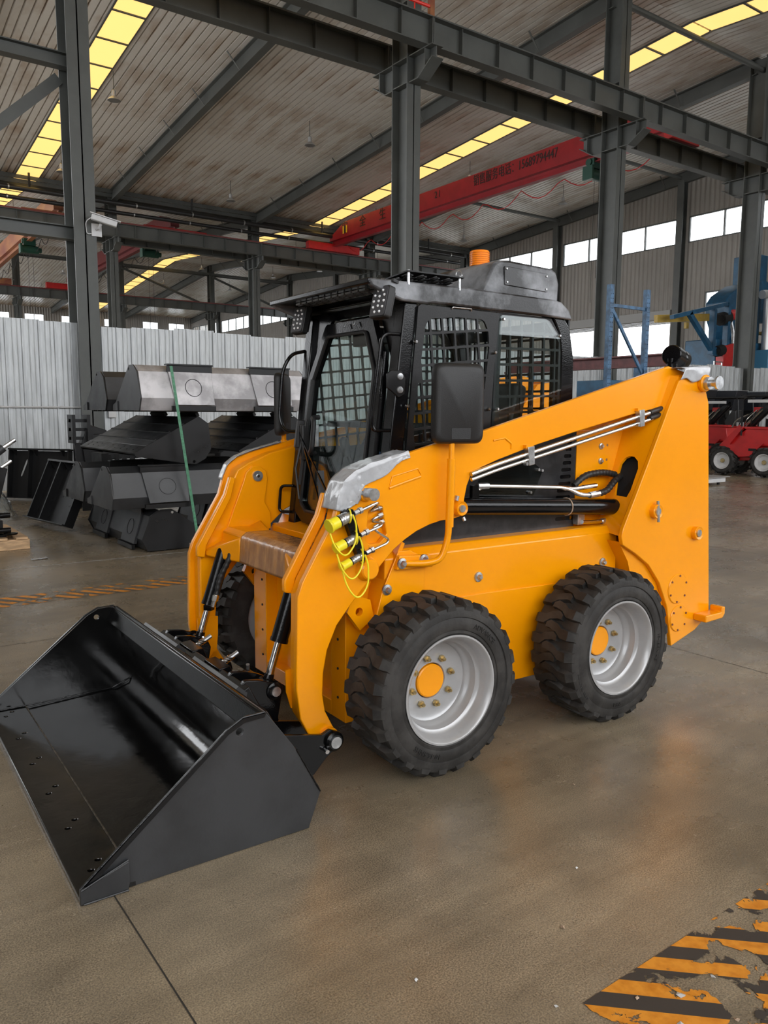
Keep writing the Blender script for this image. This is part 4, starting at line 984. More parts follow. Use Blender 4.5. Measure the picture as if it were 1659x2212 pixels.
mb_ = MB().box(1.19, 1.24, 0.375, 0.412, 0.91, 1.0).build('valve_block', ZNC, LO, bev=0.003)
for z in (0.975, 0.925):
    MB().tube(bezpath(uz([(1.22, z), (1.27, z-0.006), (1.4, z-0.008)], 0.375), 0.03), 0.011, 10).build('steel_line', CHR, mb_); MB().cyl((1.37, 0.375, z-0.008), (1.41, 0.375, z-0.008), 0.016, 8).build('fitting', ZNC, mb_); MB().cyl((1.41, 0.375, z-0.008), (1.5, 0.375, z-0.008), 0.013, 8).build('hose_end', HOS, mb_)

# ---- hydraulic couplers with yellow caps on the near arm
cb = MB().prism([(-0.318, 1.085), (-0.30, 1.112), (-0.275, 1.105), (-0.215, 0.915), (-0.225, 0.885), (-0.24, 0.885)], 0.215, 0.225)
cb.prism([(-0.312, 1.09), (-0.295, 1.105), (-0.218, 0.905), (-0.235, 0.89)], 0.225, 0.262)
cbo = cb.build('coupler_bracket', BLK, A0_, bev=0.003)
DV = Vector((-0.945, -0.10, -0.31)).normalized()
def coupler(u, z, sc, lead):
    p = Vector((u, 0.212, z)); b = MB()
    b.lathe([(0, 0), (0.013*sc, 0), (0.013*sc, 0.012), (0.019*sc, 0.016), (0.02*sc, 0.034), (0.0185*sc, 0.036), (0.0185*sc, 0.039), (0.02*sc, 0.041), (0.02*sc, 0.046), (0.0185*sc, 0.048), (0.0185*sc, 0.051), (0.02*sc, 0.053), (0.02*sc, 0.06), (0, 0.06)], o=p, ax=DV, n=20)
    q = b.build('coupler', ZNC, A0_, ang=40)
    MB().cyl(p+DV*0.06, p+DV*0.066, 0.0205*sc, 20).build('collar', BLK, q)
    MB().lathe([(0.0215*sc, 0.066), (0.0215*sc, 0.1), (0.024*sc, 0.103), (0.0255*sc, 0.108), (0.024*sc, 0.112), (0, 0.112)], o=p, ax=DV, n=24).build('cap', CAP, q)
    e = p+DV*0.108+Vector((0, -0.006, -0.024*sc))
    g = p+DV*0.006
    lp_ = [e, e+Vector((0.012, -0.012, -0.05*lead)), e+Vector((0.06, -0.016, -0.10*lead)), g+Vector((0.018, -0.026, -0.10*lead)), g+Vector((0.016, -0.026, -0.03)), g+Vector((0.0, -0.026, 0.008))]
    MB().tube(bezpath(lp_, 0.045, 6), 0.0036, 8).build('tether', CAP, q)
    MB().tube([g+Vector((0.0, 0, 0))+Vector((0.3*0.026*math.cos(a*PI/8), 0.026*math.cos(a*PI/8), 0.026*math.sin(a*PI/8))) for a in range(16)], 0.0034, 6, closed=True).build('tether_ring', CAP, q)
    return p
c1 = coupler(-0.292, 1.083, 1.15, 1.0); c2 = coupler(-0.262, 0.995, 0.92, 1.15); c3 = coupler(-0.236, 0.92, 0.8, 1.2)
for p, end in ((c1, [(-0.165, 0.215, 1.125), (-0.15, 0.225, 1.12), (-0.17, 0.262, 1.085), (-0.15, 0.275, 1.085), (-0.1, 0.275, 1.098)]), (c2, [(-0.145, 0.215, 1.03), (-0.132, 0.225, 1.04), (-0.165, 0.262, 1.045), (-0.14, 0.275, 1.052), (-0.1, 0.275, 1.066)]), (c3, [(-0.115, 0.215, 0.957), (-0.1, 0.225, 0.97), (-0.135, 0.262, 1.0), (-0.145, 0.275, 1.015), (-0.1, 0.275, 1.036)])):
    MB().tube(bezpath([p-DV*0.02]+end, 0.014, 5), 0.0058, 10).build('coupler_line', STL, A0_)
    b = MB(); b.lathe([(0, 0), (0.010, 0), (0.010, 0.022), (0, 0.022)], o=p-DV*0.02, ax=-DV, n=6); b.lathe([(0, 0), (0.013, 0), (0.013, 0.014), (0, 0.014)], o=p-DV*0.045, ax=-DV, n=6); b.build('fitting', ZNC, A0_, ang=30)
    b = MB(); e = Vector(end[-1]); b.lathe([(0, 0), (0.011, 0), (0.011, 0.03), (0, 0.03)], o=e-Vector((0.02, 0, 0.005)), ax=(1, 0, 0.25), n=6); b.build('fitting', ZNC, A0_, ang=30)

# ---- tilt cylinders
for s_ in (0, 1):
    f = (lambda v: v) if s_ == 0 else mir
    v = f(0.475); P0, P1 = Vector((-0.535, v, 0.365)), Vector((-0.33, v, 0.98)); d = (P1-P0).normalized()
    tcy = MB().cyl(P0+d*0.2, P0+d*0.47, 0.036, 24).build('tilt_cylinder', BLK, LO)
    MB().cyl(P0+d*0.185, P0+d*0.2, 0.038, 24).build('gland', BLK, tcy)
    MB().cyl(P0+d*0.03, P0+d*0.19, 0.0165, 20).build('rod', CHR, tcy)
    b = MB(); b.cyl(P0+Vector((0, -0.035, 0)), P0+Vector((0, 0.035, 0)), 0.032, 20); b.cyl(P0, P0+d*0.05, 0.024, 16, 0.02); b.build('rod_eye', BLK, tcy)
    if s_: 
        ribhose([(-0.36, v-0.075, 0.86), (-0.40, v-0.07, 0.76), (-0.44, v-0.055, 0.68), (-0.455, v-0.05, 0.6)], 0.013, tcy)
        b = MB(); b.cyl((-0.455, v-0.05, 0.61), (-0.475, v-0.045, 0.54), 0.012, 8); b.cyl((-0.46, v-0.05, 0.595), (-0.467, v-0.05, 0.57), 0.017, 6); b.build('fitting', STL, tcy); MB().bar((-0.475, v-0.045, 0.535), (-0.5, v-0.01, 0.535), 0.03, 0.025).build('port', BLK, tcy)

# ---- quick coupler behind the bucket
b = MB(); b.prism([(-0.70, 0.40), (-0.665, 0.42), (-0.50, 0.11), (-0.54, 0.09)], 0.36, mir(0.36))
qc = b.build('quick_coupler', BLK, LO, bev=0.004)
for s_ in (0, 1):
    f = (lambda v: v) if s_ == 0 else mir
    for (va, vb_) in ((0.215, 0.232), (0.385, 0.402)):
        y0, y1 = sorted((f(va), f(vb_)))
        MB().prism(rounded([(-0.64, 0.30), (-0.60, 0.255), (-0.42, 0.215), (-0.385, 0.23), (-0.335, 0.205), (-0.325, 0.165), (-0.40, 0.12), (-0.46, 0.06), (-0.50, 0.05), (-0.57, 0.14)], 0.012, 3), y0, y1).build('pivot_ear', BLK, qc, bev=0.003)
    b = MB(); b.lathe([(0, -0.02), (0.03, -0.02), (0.04, -0.012), (0.042, 0)], o=(-0.37, f(0.215), 0.18), ax=(0, 1 if s_ == 0 else -1, 0), n=24); b.build('pin_collar', BLK, qc)
    MB().cyl((-0.37, f(0.205), 0.18), (-0.37, f(0.19), 0.18), 0.024, 20).build('pin', ZNC, qc); MB().cyl((-0.41, f(0.212), 0.155), (-0.412, f(0.19), 0.152), 0.009, 10).build('bolt', CHR, qc)
    for (va, vb_) in ((0.40, 0.425), (0.525, 0.55)):
        y0, y1 = sorted((f(va), f(vb_)))
        MB().prism(rounded([(-0.71, 0.36), (-0.665, 0.43), (-0.60, 0.42), (-0.555, 0.405), (-0.515, 0.385), (-0.50, 0.35), (-0.52, 0.25), (-0.49, 0.1), (-0.54, 0.09)], 0.015, 3), y0, y1).build('cylinder_ear', BLK, qc, bev=0.003)
    b = MB(); b.lathe([(0, -0.012), (0.026, -0.012), (0.036, -0.006), (0.038, 0)], o=(-0.535, f(0.40), 0.365), ax=(0, 1 if s_ == 0 else -1, 0), n=24); b.build('pin_collar', BLK, qc)
    MB().cyl((-0.535, f(0.392), 0.365), (-0.535, f(0.382), 0.365), 0.02, 18).build('pin', ZNC, qc)
    MB().cyl((-0.56, f(0.55), 0.375), (-0.56, f(0.62), 0.375), 0.026, 16).build('pin_sleeve', BLK, qc); MB().cyl((-0.555, f(0.61), 0.40), (-0.56, f(0.60), 0.425), 0.008, 8).build('grease_nipple', ZNC, qc)
    # locking spring
    pts = [(-0.585-0.055*k/40+0.018*math.cos(k*PI/4), f(0.70)+0.018*math.sin(k*PI/4), 0.44-0.03*k/40+0.0) for k in range(41)]
    MB().tube(pts, 0.004, 6).build('lock_spring', CHR, qc); MB().cyl((-0.56, f(0.70), 0.452), (-0.66, f(0.70), 0.40), 0.01, 10).build('spring_rod', ZNC, qc)
    y0, y1 = sorted((f(0.62), f(0.78)))
    MB().prism([(-0.69, 0.38), (-0.68, 0.42), (-0.63, 0.425), (-0.56, 0.25), (-0.60, 0.22)], y0, y1).build('lock_block', BLK, qc, bev=0.003)

# ---- bucket
BV0, BV1 = -0.035, 1.755
def bucket(parent):
    sp = [(-1.41, 0.002), (-1.41, 0.045), (-0.93, 0.437), (-0.872, 0.468), (-0.785, 0.47), (-0.68, 0.325), (-0.572, 0.13), (-0.622, 0.002)]
    shell = [(-1.26, 0.0), (-1.26, 0.012), (-0.80, 0.028), (-0.735, 0.05), (-0.70, 0.085), (-0.69, 0.13), (-0.70, 0.2), (-0.735, 0.33), (-0.80, 0.452), (-0.79, 0.468), (-0.775, 0.468), (-0.715, 0.355), (-0.655, 0.30), (-0.60, 0.12), (-0.65, 0.0)]
    b = MB().prism(shell, BV0+0.012, BV1-0.012); bk = b.build('bucket', BKT, parent, bev=0.003)
    for v0, v1 in ((BV0, BV0+0.012), (BV1-0.012, BV1)):
        MB().plate(sp, [circ(-0.882, 0.423, 0.013, 14)], v0, v1).build('side_plate', GRYB if v0 < 0 else BKT, bk, bev=0.002)
    holes = [circ(-1.345+dx, 0.1+i*0.31+dv, 0.009, 10) for i in range(6) for dx, dv in ((0, 0), (0.035, 0.05))]
    ce = MB().plate([(-1.412, BV0), (-1.24, BV0), (-1.24, BV1), (-1.412, BV1)], holes, 0.001, 0.02, 'xy').build('cutting_edge', BKT, bk, bev=0.003)
    for v0, v1 in ((BV0-0.014, BV0), (BV1, BV1+0.014)):
        MB().prism([(-1.414, 0.001), (-1.414, 0.05), (-1.265, 0.098), (-1.262, 0.03), (-1.27, 0.001)], v0, v1).build('side_cutter', GRYB, bk, bev=0.003)
    # doubler along the upper edge of each side plate
    for v0, v1 in ((BV0-0.010, BV0), (BV1, BV1+0.01)):
        MB().prism([(-1.405, 0.05), (-0.935, 0.439), (-0.872, 0.47), (-0.788, 0.472), (-0.795, 0.458), (-0.868, 0.455), (-0.925, 0.427), (-1.39, 0.043)], v0, v1).build('edge_strip', BLK, bk)
    # top rail: folded lip along the back
    MB().prism([(-0.835, 0.40), (-0.80, 0.462), (-0.775, 0.47), (-0.735, 0.40), (-0.745, 0.395), (-0.78, 0.452), (-0.795, 0.447), (-0.825, 0.395)], BV0+0.012, BV1-0.012).build('top_rail', BLK, bk, bev=0.003)
    # weld beads
    def bead(pts, r=0.004):
        out = []; 
        for i in range(len(pts)-1):
            p, q = Vector(pts[i]), Vector(pts[i+1]); n = max(2, int((q-p).length/0.012))
            for k in range(n): out.append(p.lerp(q, k/n))
        out.append(Vector(pts[-1])); rs = [r*(0.75+0.45*random.random()) for _ in out]
        return MB().tube(out, rs, 6)
    for pts in ([(-1.24, BV0+0.012, 0.021), (-1.24, BV1-0.012, 0.021)], [(-1.38, BV0+0.014, 0.022), (-0.82, BV0+0.014, 0.032)], [(-1.38, BV1-0.014, 0.022), (-0.82, BV1-0.014, 0.032), (-0.72, BV1-0.014, 0.07)], [(-1.41, BV0-0.004, 0.05), (-0.93, BV0-0.004, 0.441), (-0.872, BV0-0.004, 0.472), (-0.79, BV0-0.004, 0.474)], [(-1.41, BV0-0.015, 0.05), (-1.265, BV0-0.008, 0.099)], [(-1.405, BV0-0.015, 0.004), (-1.27, BV0-0.015, 0.004)],
                [(-0.79, BV1-0.014, 0.465), (-0.83, BV1-0.014, 0.40)], [(-0.67, BV0+0.0, 0.31), (-0.575, BV0-0.001, 0.13)]):
        bead(pts, 0.0034).build('weld_bead', WELD if pts[0][2] < 0.03 and pts[0][0] > -1.3 else BLK, bk)
    # mounting flange on the back that the coupler hooks under
    b = MB()
    for v0, v1 in ((0.3, 0.75), (0.95, 1.4)): b.prism([(-0.715, 0.36), (-0.70, 0.42), (-0.735, 0.452), (-0.75, 0.44), (-0.73, 0.40)], v0, v1)
    b.build('mount_flange', GRYB, bk)
    return bk
bucket(LO)
# ---- cab: shell frame with sub-parts
CN, CF = 0.42, 1.28           # near and far side planes
def fu(z): return 0.0+0.11*(z-1.0)/0.94       # the front leans back
cab = None
b = MB()
# corner posts
for s_ in (0, 1):
    f = (lambda v: v) if s_ == 0 else mir
    y0, y1 = sorted((f(0.42), f(0.49)))
    b.prism([(fu(0.9)-0.0, 0.9), (fu(0.9)+0.075, 0.9), (fu(1.95)+0.07, 1.95), (fu(1.95), 1.95)], y0, y1)
    y0, y1 = sorted((f(0.42), f(0.5)))
    b.prism([(1.08, 1.0), (1.18, 1.0), (1.165, 1.75), (1.13, 1.9), (1.07, 1.97), (1.0, 1.97), (1.06, 1.87), (1.075, 1.78)], y0, y1)
b.prism([(0.05, 0.9), (1.18, 0.9), (1.18, 0.96), (0.05, 0.96)], CN, CF)
cab = b.build('cab', BLK, LO, bev=0.006)
# side panels with punched square grille
def grille_holes(outline_fn, u0, u1, z0, z1, tilt, step, gap):
    holes = []
    return holes
def clip(poly, region):
    # Sutherland-Hodgman against a convex region given counter-clockwise
    out = poly
    n = len(region)
    for i in range(n):
        a, c = Vector(region[i]), Vector(region[(i+1) % n]); e = c-a; inp = out; out = []
        if not inp: return []
        def side(p): return e.x*(p[1]-a.y)-e.y*(p[0]-a.x)
        for j in range(len(inp)):
            p, q = inp[j], inp[(j+1) % len(inp)]; sp_, sq = side(p), side(q)
            if sp_ >= 0: out.append(p)
            if (sp_ >= 0) != (sq >= 0):
                t_ = sp_/(sp_-sq); out.append((p[0]+(q[0]-p[0])*t_, p[1]+(q[1]-p[1])*t_))
    return out
def area(p): return 0.5*sum(p[i][0]*p[(i+1) % len(p)][1]-p[(i+1) % len(p)][0]*p[i][1] for i in range(len(p)))
def clean(p, eps=1e-4):
    out = []
    for q in p:
        if not out or (Vector(q)-Vector(out[-1])).length > eps: out.append(q)
    if len(out) > 1 and (Vector(out[0])-Vector(out[-1])).length < eps: out.pop()
    return out
def mesh_holes(region, cx, cz, st, bar, ang):
    hs = []; c, s_ = math.cos(ang), math.sin(ang); h = st/2-bar/2
    for i in range(-12, 13):
        for j in range(-12, 13):
            p = [(-h, -h), (h, -h), (h, h), (-h, h)]
            p = rounded(p, 0.006, 2)
            p = [(cx+(i*st+x)*c-(j*st+y)*s_, cz+(i*st+x)*s_+(j*st+y)*c) for x, y in p]
            q = clean(clip(p, region))
            if len(q) > 2 and area(q) > 0.00025: hs.append(q)
    return hs
GREG = rounded([(0.135, 1.30), (0.45, 1.30), (0.545, 1.45), (0.592, 1.83), (0.55, 1.905), (0.255, 1.905), (0.215, 1.86)], 0.04, 4)
if area(GREG) < 0: GREG = GREG[::-1]
for s_ in (0, 1):
    f = (lambda v: v) if s_ == 0 else mir
    y0, y1 = sorted((f(0.408), f(0.418)))
    sd = MB().plate([(0.105, 1.2), (0.175, 1.935), (0.19, 1.945), (0.645, 1.94), (0.62, 1.7), (0.59, 1.2)], mesh_holes(GREG, 0.37, 1.6, 0.068, 0.0105, 0.10), y0, y1).build('side_grille', BLK2, cab, ang=30)
    y0, y1 = sorted((f(0.43), f(0.436)))
    MB().prism([(0.12, 1.2), (0.19, 1.94), (0.64, 1.94), (0.6, 1.2)], y0, y1).build('side_glass', GLS, cab, ang=0)
    # rear quarter window
    y0, y1 = sorted((f(0.412), f(0.42)))
    WO = rounded([(0.63, 1.40), (0.66, 1.935), (0.97, 1.935), (1.065, 1.84), (1.075, 1.50), (1.06, 1.40)], [0.01, 0.02, 0.06, 0.05, 0.02, 0.01], 5)
    gl = MB().prism(WO, y0, y1).build('quarter_window', GLS, cab, ang=0)
    y0, y1 = sorted((f(0.425), f(0.435)))
    REG = [(0.66, 1.42), (1.06, 1.42), (1.06, 1.83), (0.97, 1.92), (0.68, 1.92)]
    MB().plate([(0.62, 1.2), (0.645, 1.945), (1.0, 1.945), (1.075, 1.85), (1.085, 1.2)], mesh_holes(REG, 0.85, 1.6, 0.075, 0.011, 0.02), y0, y1).build('quarter_grille', BLK2, cab, ang=30)
    if s_ == 0:
        for u, z in ((0.157, 1.785), (0.117, 1.51), (0.615, 1.76), (0.585, 1.50)):
            MB().lathe([(0, -0.016), (0.006, -0.016), (0.0085, -0.012), (0.009, 0.0)], o=(u, 0.408, z), ax=(0, 1, 0), n=10).build('bolt', CHR, sd)
        for u, z in ((0.67, 1.915), (1.045, 1.86), (0.645, 1.50)):
            MB().lathe([(0, -0.012), (0.005, -0.012), (0.007, -0.008), (0.007, 0.0)], o=(u, 0.412, z), ax=(0, 1, 0), n=10).build('bolt', ZNC, gl)
        MB().tube(bezpath([(0.36, 0.407, 1.937), (0.36, 0.40, 1.945), (0.47, 0.40, 1.945), (0.47, 0.407, 1.937)], 0.006), 0.003, 6).build('latch_wire', ZNC, sd)
# rear grille
RREG = [(0.5, 1.25), (1.2, 1.25), (1.2, 1.88), (0.5, 1.88)]
rg = MB().plate([(0.45, 1.0), (1.25, 1.0), (1.25, 1.95), (0.45, 1.95)], mesh_holes(RREG, 0.85, 1.55, 0.09, 0.012, 0.0), 1.15, 1.16, 'yz').build('rear_grille', BLK2, cab, ang=30)
# roof band and visor
roof = [(-0.085, 2.03), (-0.075, 2.0), (-0.03, 1.985), (0.085, 1.952), (0.22, 1.948), (0.25, 1.955), (1.0, 1.945), (1.12, 1.94), (1.095, 1.985), (1.04, 2.02), (0.99, 2.028), (0.42, 2.036)]
for s_ in (0, 1):
    f = (lambda v: v) if s_ == 0 else mir
    y0, y1 = sorted((f(0.395), f(0.425)))
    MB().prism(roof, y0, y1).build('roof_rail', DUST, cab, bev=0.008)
sl = [slot(-0.02+0.028*i, 0.56+0.058*j+(0.029 if i % 2 else 0), 0.016, 0.042) for i in range(4) for j in range(11)]
vz = MB().plate([(-0.085, 0.40), (0.14, 0.40), (0.14, mir(0.40)), (-0.085, mir(0.40))], sl, 2.012, 2.02, 'xy').build('visor', BLK, cab, ang=30)
for h_ in sl:
    cx_, cy_ = sum(p[0] for p in h_)/len(h_), sum(p[1] for p in h_)/len(h_)
    MB().bar((cx_+0.01, cy_-0.022, 2.006), (cx_+0.01, cy_+0.022, 2.006), 0.011, 0.008).build('mesh_lip', ZNC, vz)  # lip colour set to bright zinc to paint in their white glints
MB().bar((-0.08, 0.40, 2.02), (-0.08, mir(0.40), 2.02), 0.02, 0.025).build('visor_edge', BLK, cab, bev=0.006)
MB().box(0.14, 1.08, 0.42, mir(0.42), 1.985, 2.018).build('roof_panel', BLK, cab, bev=0.006)
# front header above the door
hd = [(0.43, 1.97), (mir(0.43), 1.97), (mir(0.43), 0.93), (1.20, 0.93), (1.19, 1.66), (1.06, 1.925), (0.63, 1.925), (0.50, 1.70), (0.50, 0.93), (0.43, 0.93)]
def ff(v, z, a): return (fu(z)+0.02+a, v, z)
MB().plate(hd, [], 0, 0.02, fn=ff).build('front_frame', BLK, cab, ang=30)
# raised roof guard with slotted mesh
gs = [slot(0.125+0.036*i, 0.44+0.075*j+(0.037 if i % 2 else 0), 0.018, 0.06, PI/2) for i in range(8) for j in range(7)]
gs = [slot(0.13+0.036*i, 0.44+0.08*j+(0.04 if i % 2 else 0), 0.06, 0.016, PI/2) for i in range(8) for j in range(6)]
gd = MB().plate([(0.1, 0.385), (0.41, 0.385), (0.41, 0.96), (0.1, 0.96)], gs, 0, 0.006, fn=lambda x_, y_, a: (x_, y_, 2.072-0.05*(y_-0.385)/0.575+a)).build('roof_guard', BLK2, cab, ang=30)
for h_ in gs:
    cx_, cy_ = sum(p[0] for p in h_)/len(h_), sum(p[1] for p in h_)/len(h_)
    MB().bar((cx_+0.012, cy_-0.03, 2.069-0.05*(cy_-0.385)/0.575), (cx_+0.012, cy_+0.03, 2.069-0.05*(cy_+0.06-0.385)/0.575), 0.012, 0.006).build('mesh_lip', GRYB, gd)
for u, v in ((0.115, 0.40), (0.395, 0.40), (0.115, 0.945), (0.395, 0.945)):
    MB().cyl((u, v, 2.02), (u, v, 2.075), 0.0065, 10).build('post', ZNC if v < 0.5 else BLK, gd); MB().lathe([(0.008, 0), (0.007, 0.006), (0, 0.008)], o=(u, v, 2.075), ax=(0, 0, 1), n=10).build('cap_nut', ZNC, gd)
MB().tube([(0.40+0.017*math.cos(a*PI/8), 0.41, 2.09+0.017*math.sin(a*PI/8)) for a in range(16)], 0.002, 5, closed=True).build('ring', ZNC, gd)
# climate box and beacon
acp = [(0.56, 2.02), (0.575, 2.07), (0.625, 2.165), (0.66, 2.185), (0.72, 2.19), (1.0, 2.18), (1.035, 2.165), (1.055, 2.11), (1.05, 2.02)]
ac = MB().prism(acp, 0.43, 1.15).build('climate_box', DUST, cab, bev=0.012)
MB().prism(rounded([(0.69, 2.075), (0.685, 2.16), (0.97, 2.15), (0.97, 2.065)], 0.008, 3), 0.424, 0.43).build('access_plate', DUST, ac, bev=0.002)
for u, z in ((0.7, 2.088), (0.695, 2.148), (0.957, 2.138), (0.957, 2.077)): MB().lathe([(0, -0.006), (0.004, -0.006), (0.006, 0)], o=(u, 0.424, z), ax=(0, 1, 0), n=10).build('screw', ZNC, ac)
bc = MB().lathe([(0.058, 0), (0.058, 0.012), (0.05, 0.014), (0.05, 0.018)], o=(0.77, 0.70, 2.185), ax=(0, 0, 1), n=28).build('beacon', BLK, cab)
pr = [(0.05, 0.018)]
for k in range(7): pr += [(0.051, 0.02+0.01*k), (0.0485, 0.0285+0.01*k)]
pr += [(0.046, 0.092), (0.03, 0.096), (0.0, 0.097)]
MB().lathe(pr, o=(0.77, 0.70, 2.185), ax=(0, 0, 1), n=32).build('amber_dome', AMB, bc)
# work lights
def worklight(loc, rz):
    b = MB(); b.prism(rounded([(-0.05, -0.068), (0.05, -0.068), (0.05, 0.068), (-0.05, 0.068)], 0.014, 4), 0, 0.035, 'yz')
    o = b.build('work_light', PLA, cab, bev=0.004, loc=loc, rot=(0, math.radians(14), rz))
    MB().prism(rounded([(-0.044, -0.062), (0.044, -0.062), (0.044, 0.062), (-0.044, 0.062)], 0.012, 4), -0.003, 0.0, 'yz').build('lens_plate', mat('light_face', (0.07, 0.07, 0.075), 0.2), o)
    le = MB().lathe([(0, -0.005), (0.004, -0.004), (0.006, 0)], ax=(1, 0, 0), n=8).mesh('led', LED)
    for (y, z) in ((-0.015, 0.045), (0.015, 0.045), (-0.028, 0.025), (0.028, 0.025), (0, 0.02), (-0.03, 0.0), (0.03, 0.0), (0, 0.0), (0, -0.02), (-0.028, -0.025), (0.028, -0.025), (-0.015, -0.045), (0.015, -0.045)): put('led', le, o, loc=(-0.003, y, z))
    MB().box(0.035, 0.05, -0.035, 0.035, -0.05, 0.05).build('heat_sink', PLA, o); b = MB(); b.cyl((0.03, 0, 0.06), (0.045, 0, 0.10), 0.012, 8); b.bar((0.045, -0.03, 0.10), (0.045, 0.03, 0.10), 0.03, 0.012); b.build('bracket', PLA, o)
worklight((-0.03, 0.405, 1.94), math.radians(8)); worklight((0.0, 1.165, 1.935), math.radians(8))
# ---- door: dark frame with chamfered top, glass and inner mesh
DO = [(0.525, 0.95), (0.515, 1.69), (0.64, 1.905), (1.05, 1.905), (1.175, 1.65), (1.19, 0.98), (1.10, 0.93), (0.58, 0.93)]
DI = [(0.585, 1.0), (0.575, 1.66), (0.675, 1.845), (1.015, 1.845), (1.115, 1.64), (1.13, 1.03), (1.07, 0.99), (0.63, 0.985)]
def fd(v, z, a): return (fu(z)-0.015+a, v, z)
dr = MB().plate(rounded(DO, 0.03, 4), [rounded(DI, 0.035, 4)], 0, 0.03, fn=fd).build('door', BLK, cab, ang=30, bev=0.003)
MB().plate(rounded(DI, 0.035, 4), [], 0.012, 0.018, fn=fd).build('glass', GLS, dr, ang=0)
MB().tube([fd(v, z, -0.004) for v, z in rounded(DI, 0.035, 4)], 0.009, 6, closed=True).build('seal', PLA, dr)
# operator compartment: far side shows through; seat, levers, bars
b = MB(); b.prism(rounded([(0.55, 1.12), (0.95, 1.1), (0.98, 1.0), (0.55, 1.0)], 0.03), 0.62, 1.08); b.prism(rounded([(0.85, 1.1), (0.96, 1.1), (1.05, 1.62), (0.97, 1.64)], 0.03), 0.62, 1.08); b.build('seat', PLA, cab, bev=0.02)
MB().bar((0.22, 0.46, 1.42), (0.22, mir(0.46), 1.42), 0.03, 0.03).build('lap_bar', BLK2, cab, bev=0.005)
for v in (0.6, 1.1):
    b = MB(); b.tube(bezpath([(0.3, v, 0.98), (0.3, v, 1.15), (0.24, v, 1.28)], 0.06), 0.012, 8); b.lathe([(0, -0.01), (0.02, 0.0), (0.026, 0.05), (0.022, 0.09), (0.0, 0.1)], o=(0.245, v, 1.26), ax=(-0.3, 0, 1), n=12); b.build('joystick', PLA, cab)
MB().tube(bezpath([(0.19, 0.66, 0.97), (0.2, 0.67, 1.08), (0.17, 0.7, 1.2), (0.2, 0.74, 1.28)], 0.06), [0.03]*0 or 0.034, 10).build('seat_cover', SEAT, cab)
MB().box(0.12, 1.08, 0.43, mir(0.43), 0.93, 0.97).build('cab_floor', DARK, cab, ang=0)
MB().box(0.2, 0.24, 0.72, 0.98, 1.80, 1.87).build('switch_panel', PLA, cab, bev=0.006)
# door latch, handle and wipers
b = MB(); b.box(fu(1.35)-0.06, fu(1.35)-0.015, 1.10, 1.15, 1.24, 1.42); b.build('latch', PLA, dr, bev=0.008)
MB().tube(bezpath([fd(1.03, 1.455, -0.0), fd(1.03, 1.455, -0.04), fd(0.99, 1.44, -0.05), fd(0.985, 1.30, -0.05), fd(1.02, 1.28, -0.04), fd(1.04, 1.28, 0)], 0.03), 0.012, 8).build('door_handle', PLA, dr)
MB().box(fu(1.37)-0.03, fu(1.37)-0.005, 1.03, 1.07, 1.31, 1.42).build('lock', ZNC, dr, bev=0.004)
wm = MB().bar(fd(1.155, 1.30, -0.03), fd(1.15, 1.44, -0.03), 0.05, 0.045).build('wiper_motor', PLA, dr, bev=0.006)
MB().bar(fd(1.13, 1.38, -0.045), fd(0.87, 1.02, -0.03), 0.008, 0.01).build('wiper_arm', BLK, dr); MB().bar(fd(1.12, 1.36, -0.045), fd(0.83, 1.10, -0.03), 0.007, 0.008).build('wiper_arm', BLK, dr)
MB().bar(fd(0.93, 1.20, -0.02), fd(0.86, 0.93, -0.02), 0.03, 0.014).build('wiper_blade', PLA, dr)
MB().bar(fd(1.10, 1.64, -0.02), fd(1.115, 1.12, -0.03), 0.012, 0.014).build('wiper_blade', PLA, dr); MB().tube([fd(1.10, 1.45, -0.03), fd(1.13, 1.2, -0.05), fd(1.10, 1.05, -0.03)], 0.006, 6).build('cable', HOS, dr)
for v, z in ((0.84, 1.875), (0.76, 1.878)): MB().cyl(fd(v, z, -0.02), fd(v, z+0.02, -0.012), 0.004, 6).build('screw', ZNC, dr)
# hinge, gas strut and grab handles
hg = MB().prism(rounded([(fu(1.6)-0.06, 1.585), (fu(1.6)-0.06, 1.645), (0.03, 1.66), (0.085, 1.66), (0.105, 1.63), (0.10, 1.56), (0.07, 1.545), (0.03, 1.575)], 0.008, 3), 0.40, 0.412).build('hinge', BLK2, cab, bev=0.003)
for z in (1.635, 1.578): MB().lathe([(0, -0.006), (0.004, -0.006), (0.014, -0.005), (0.016, 0)], o=(0.075, 0.40, z), ax=(0, 1, 0), n=20).build('hinge_bolt', ZNC, hg)
b = MB(); b.cyl(fd(0.465, 1.55, -0.03), fd(0.465, 1.74, -0.03), 0.007, 8); b.cyl(fd(0.465, 1.2, -0.03), fd(0.465, 1.56, -0.03), 0.011, 10); b.build('gas_strut', BLK, cab)
MB().tube(bezpath([(fu(1.8), 0.435, 1.815), (fu(1.8)-0.09, 0.435, 1.815), (fu(1.5)-0.105, 0.435, 1.45), (fu(1.42)-0.09, 0.435, 1.405), (fu(1.4), 0.435, 1.405)], 0.05), 0.008, 10).build('grab_handle', BLK, cab)
MB().tube(bezpath([(fu(1.78), 1.27, 1.79), (fu(1.78)-0.04, 1.34, 1.78), (fu(1.6)-0.06, 1.36, 1.7), (fu(1.4)-0.06, 1.36, 1.45), (fu(1.35)-0.04, 1.33, 1.38), (fu(1.35), 1.26, 1.38)], 0.05), 0.009, 10).build('grab_handle', BLK, cab)
MB().tube(bezpath([(fu(1.1), 1.26, 1.10), (fu(1.1)-0.05, 1.30, 1.10), (fu(1.0)-0.05, 1.30, 0.965), (fu(0.96), 1.26, 0.965)], 0.025), 0.008, 10).build('grab_handle', BLK, cab)
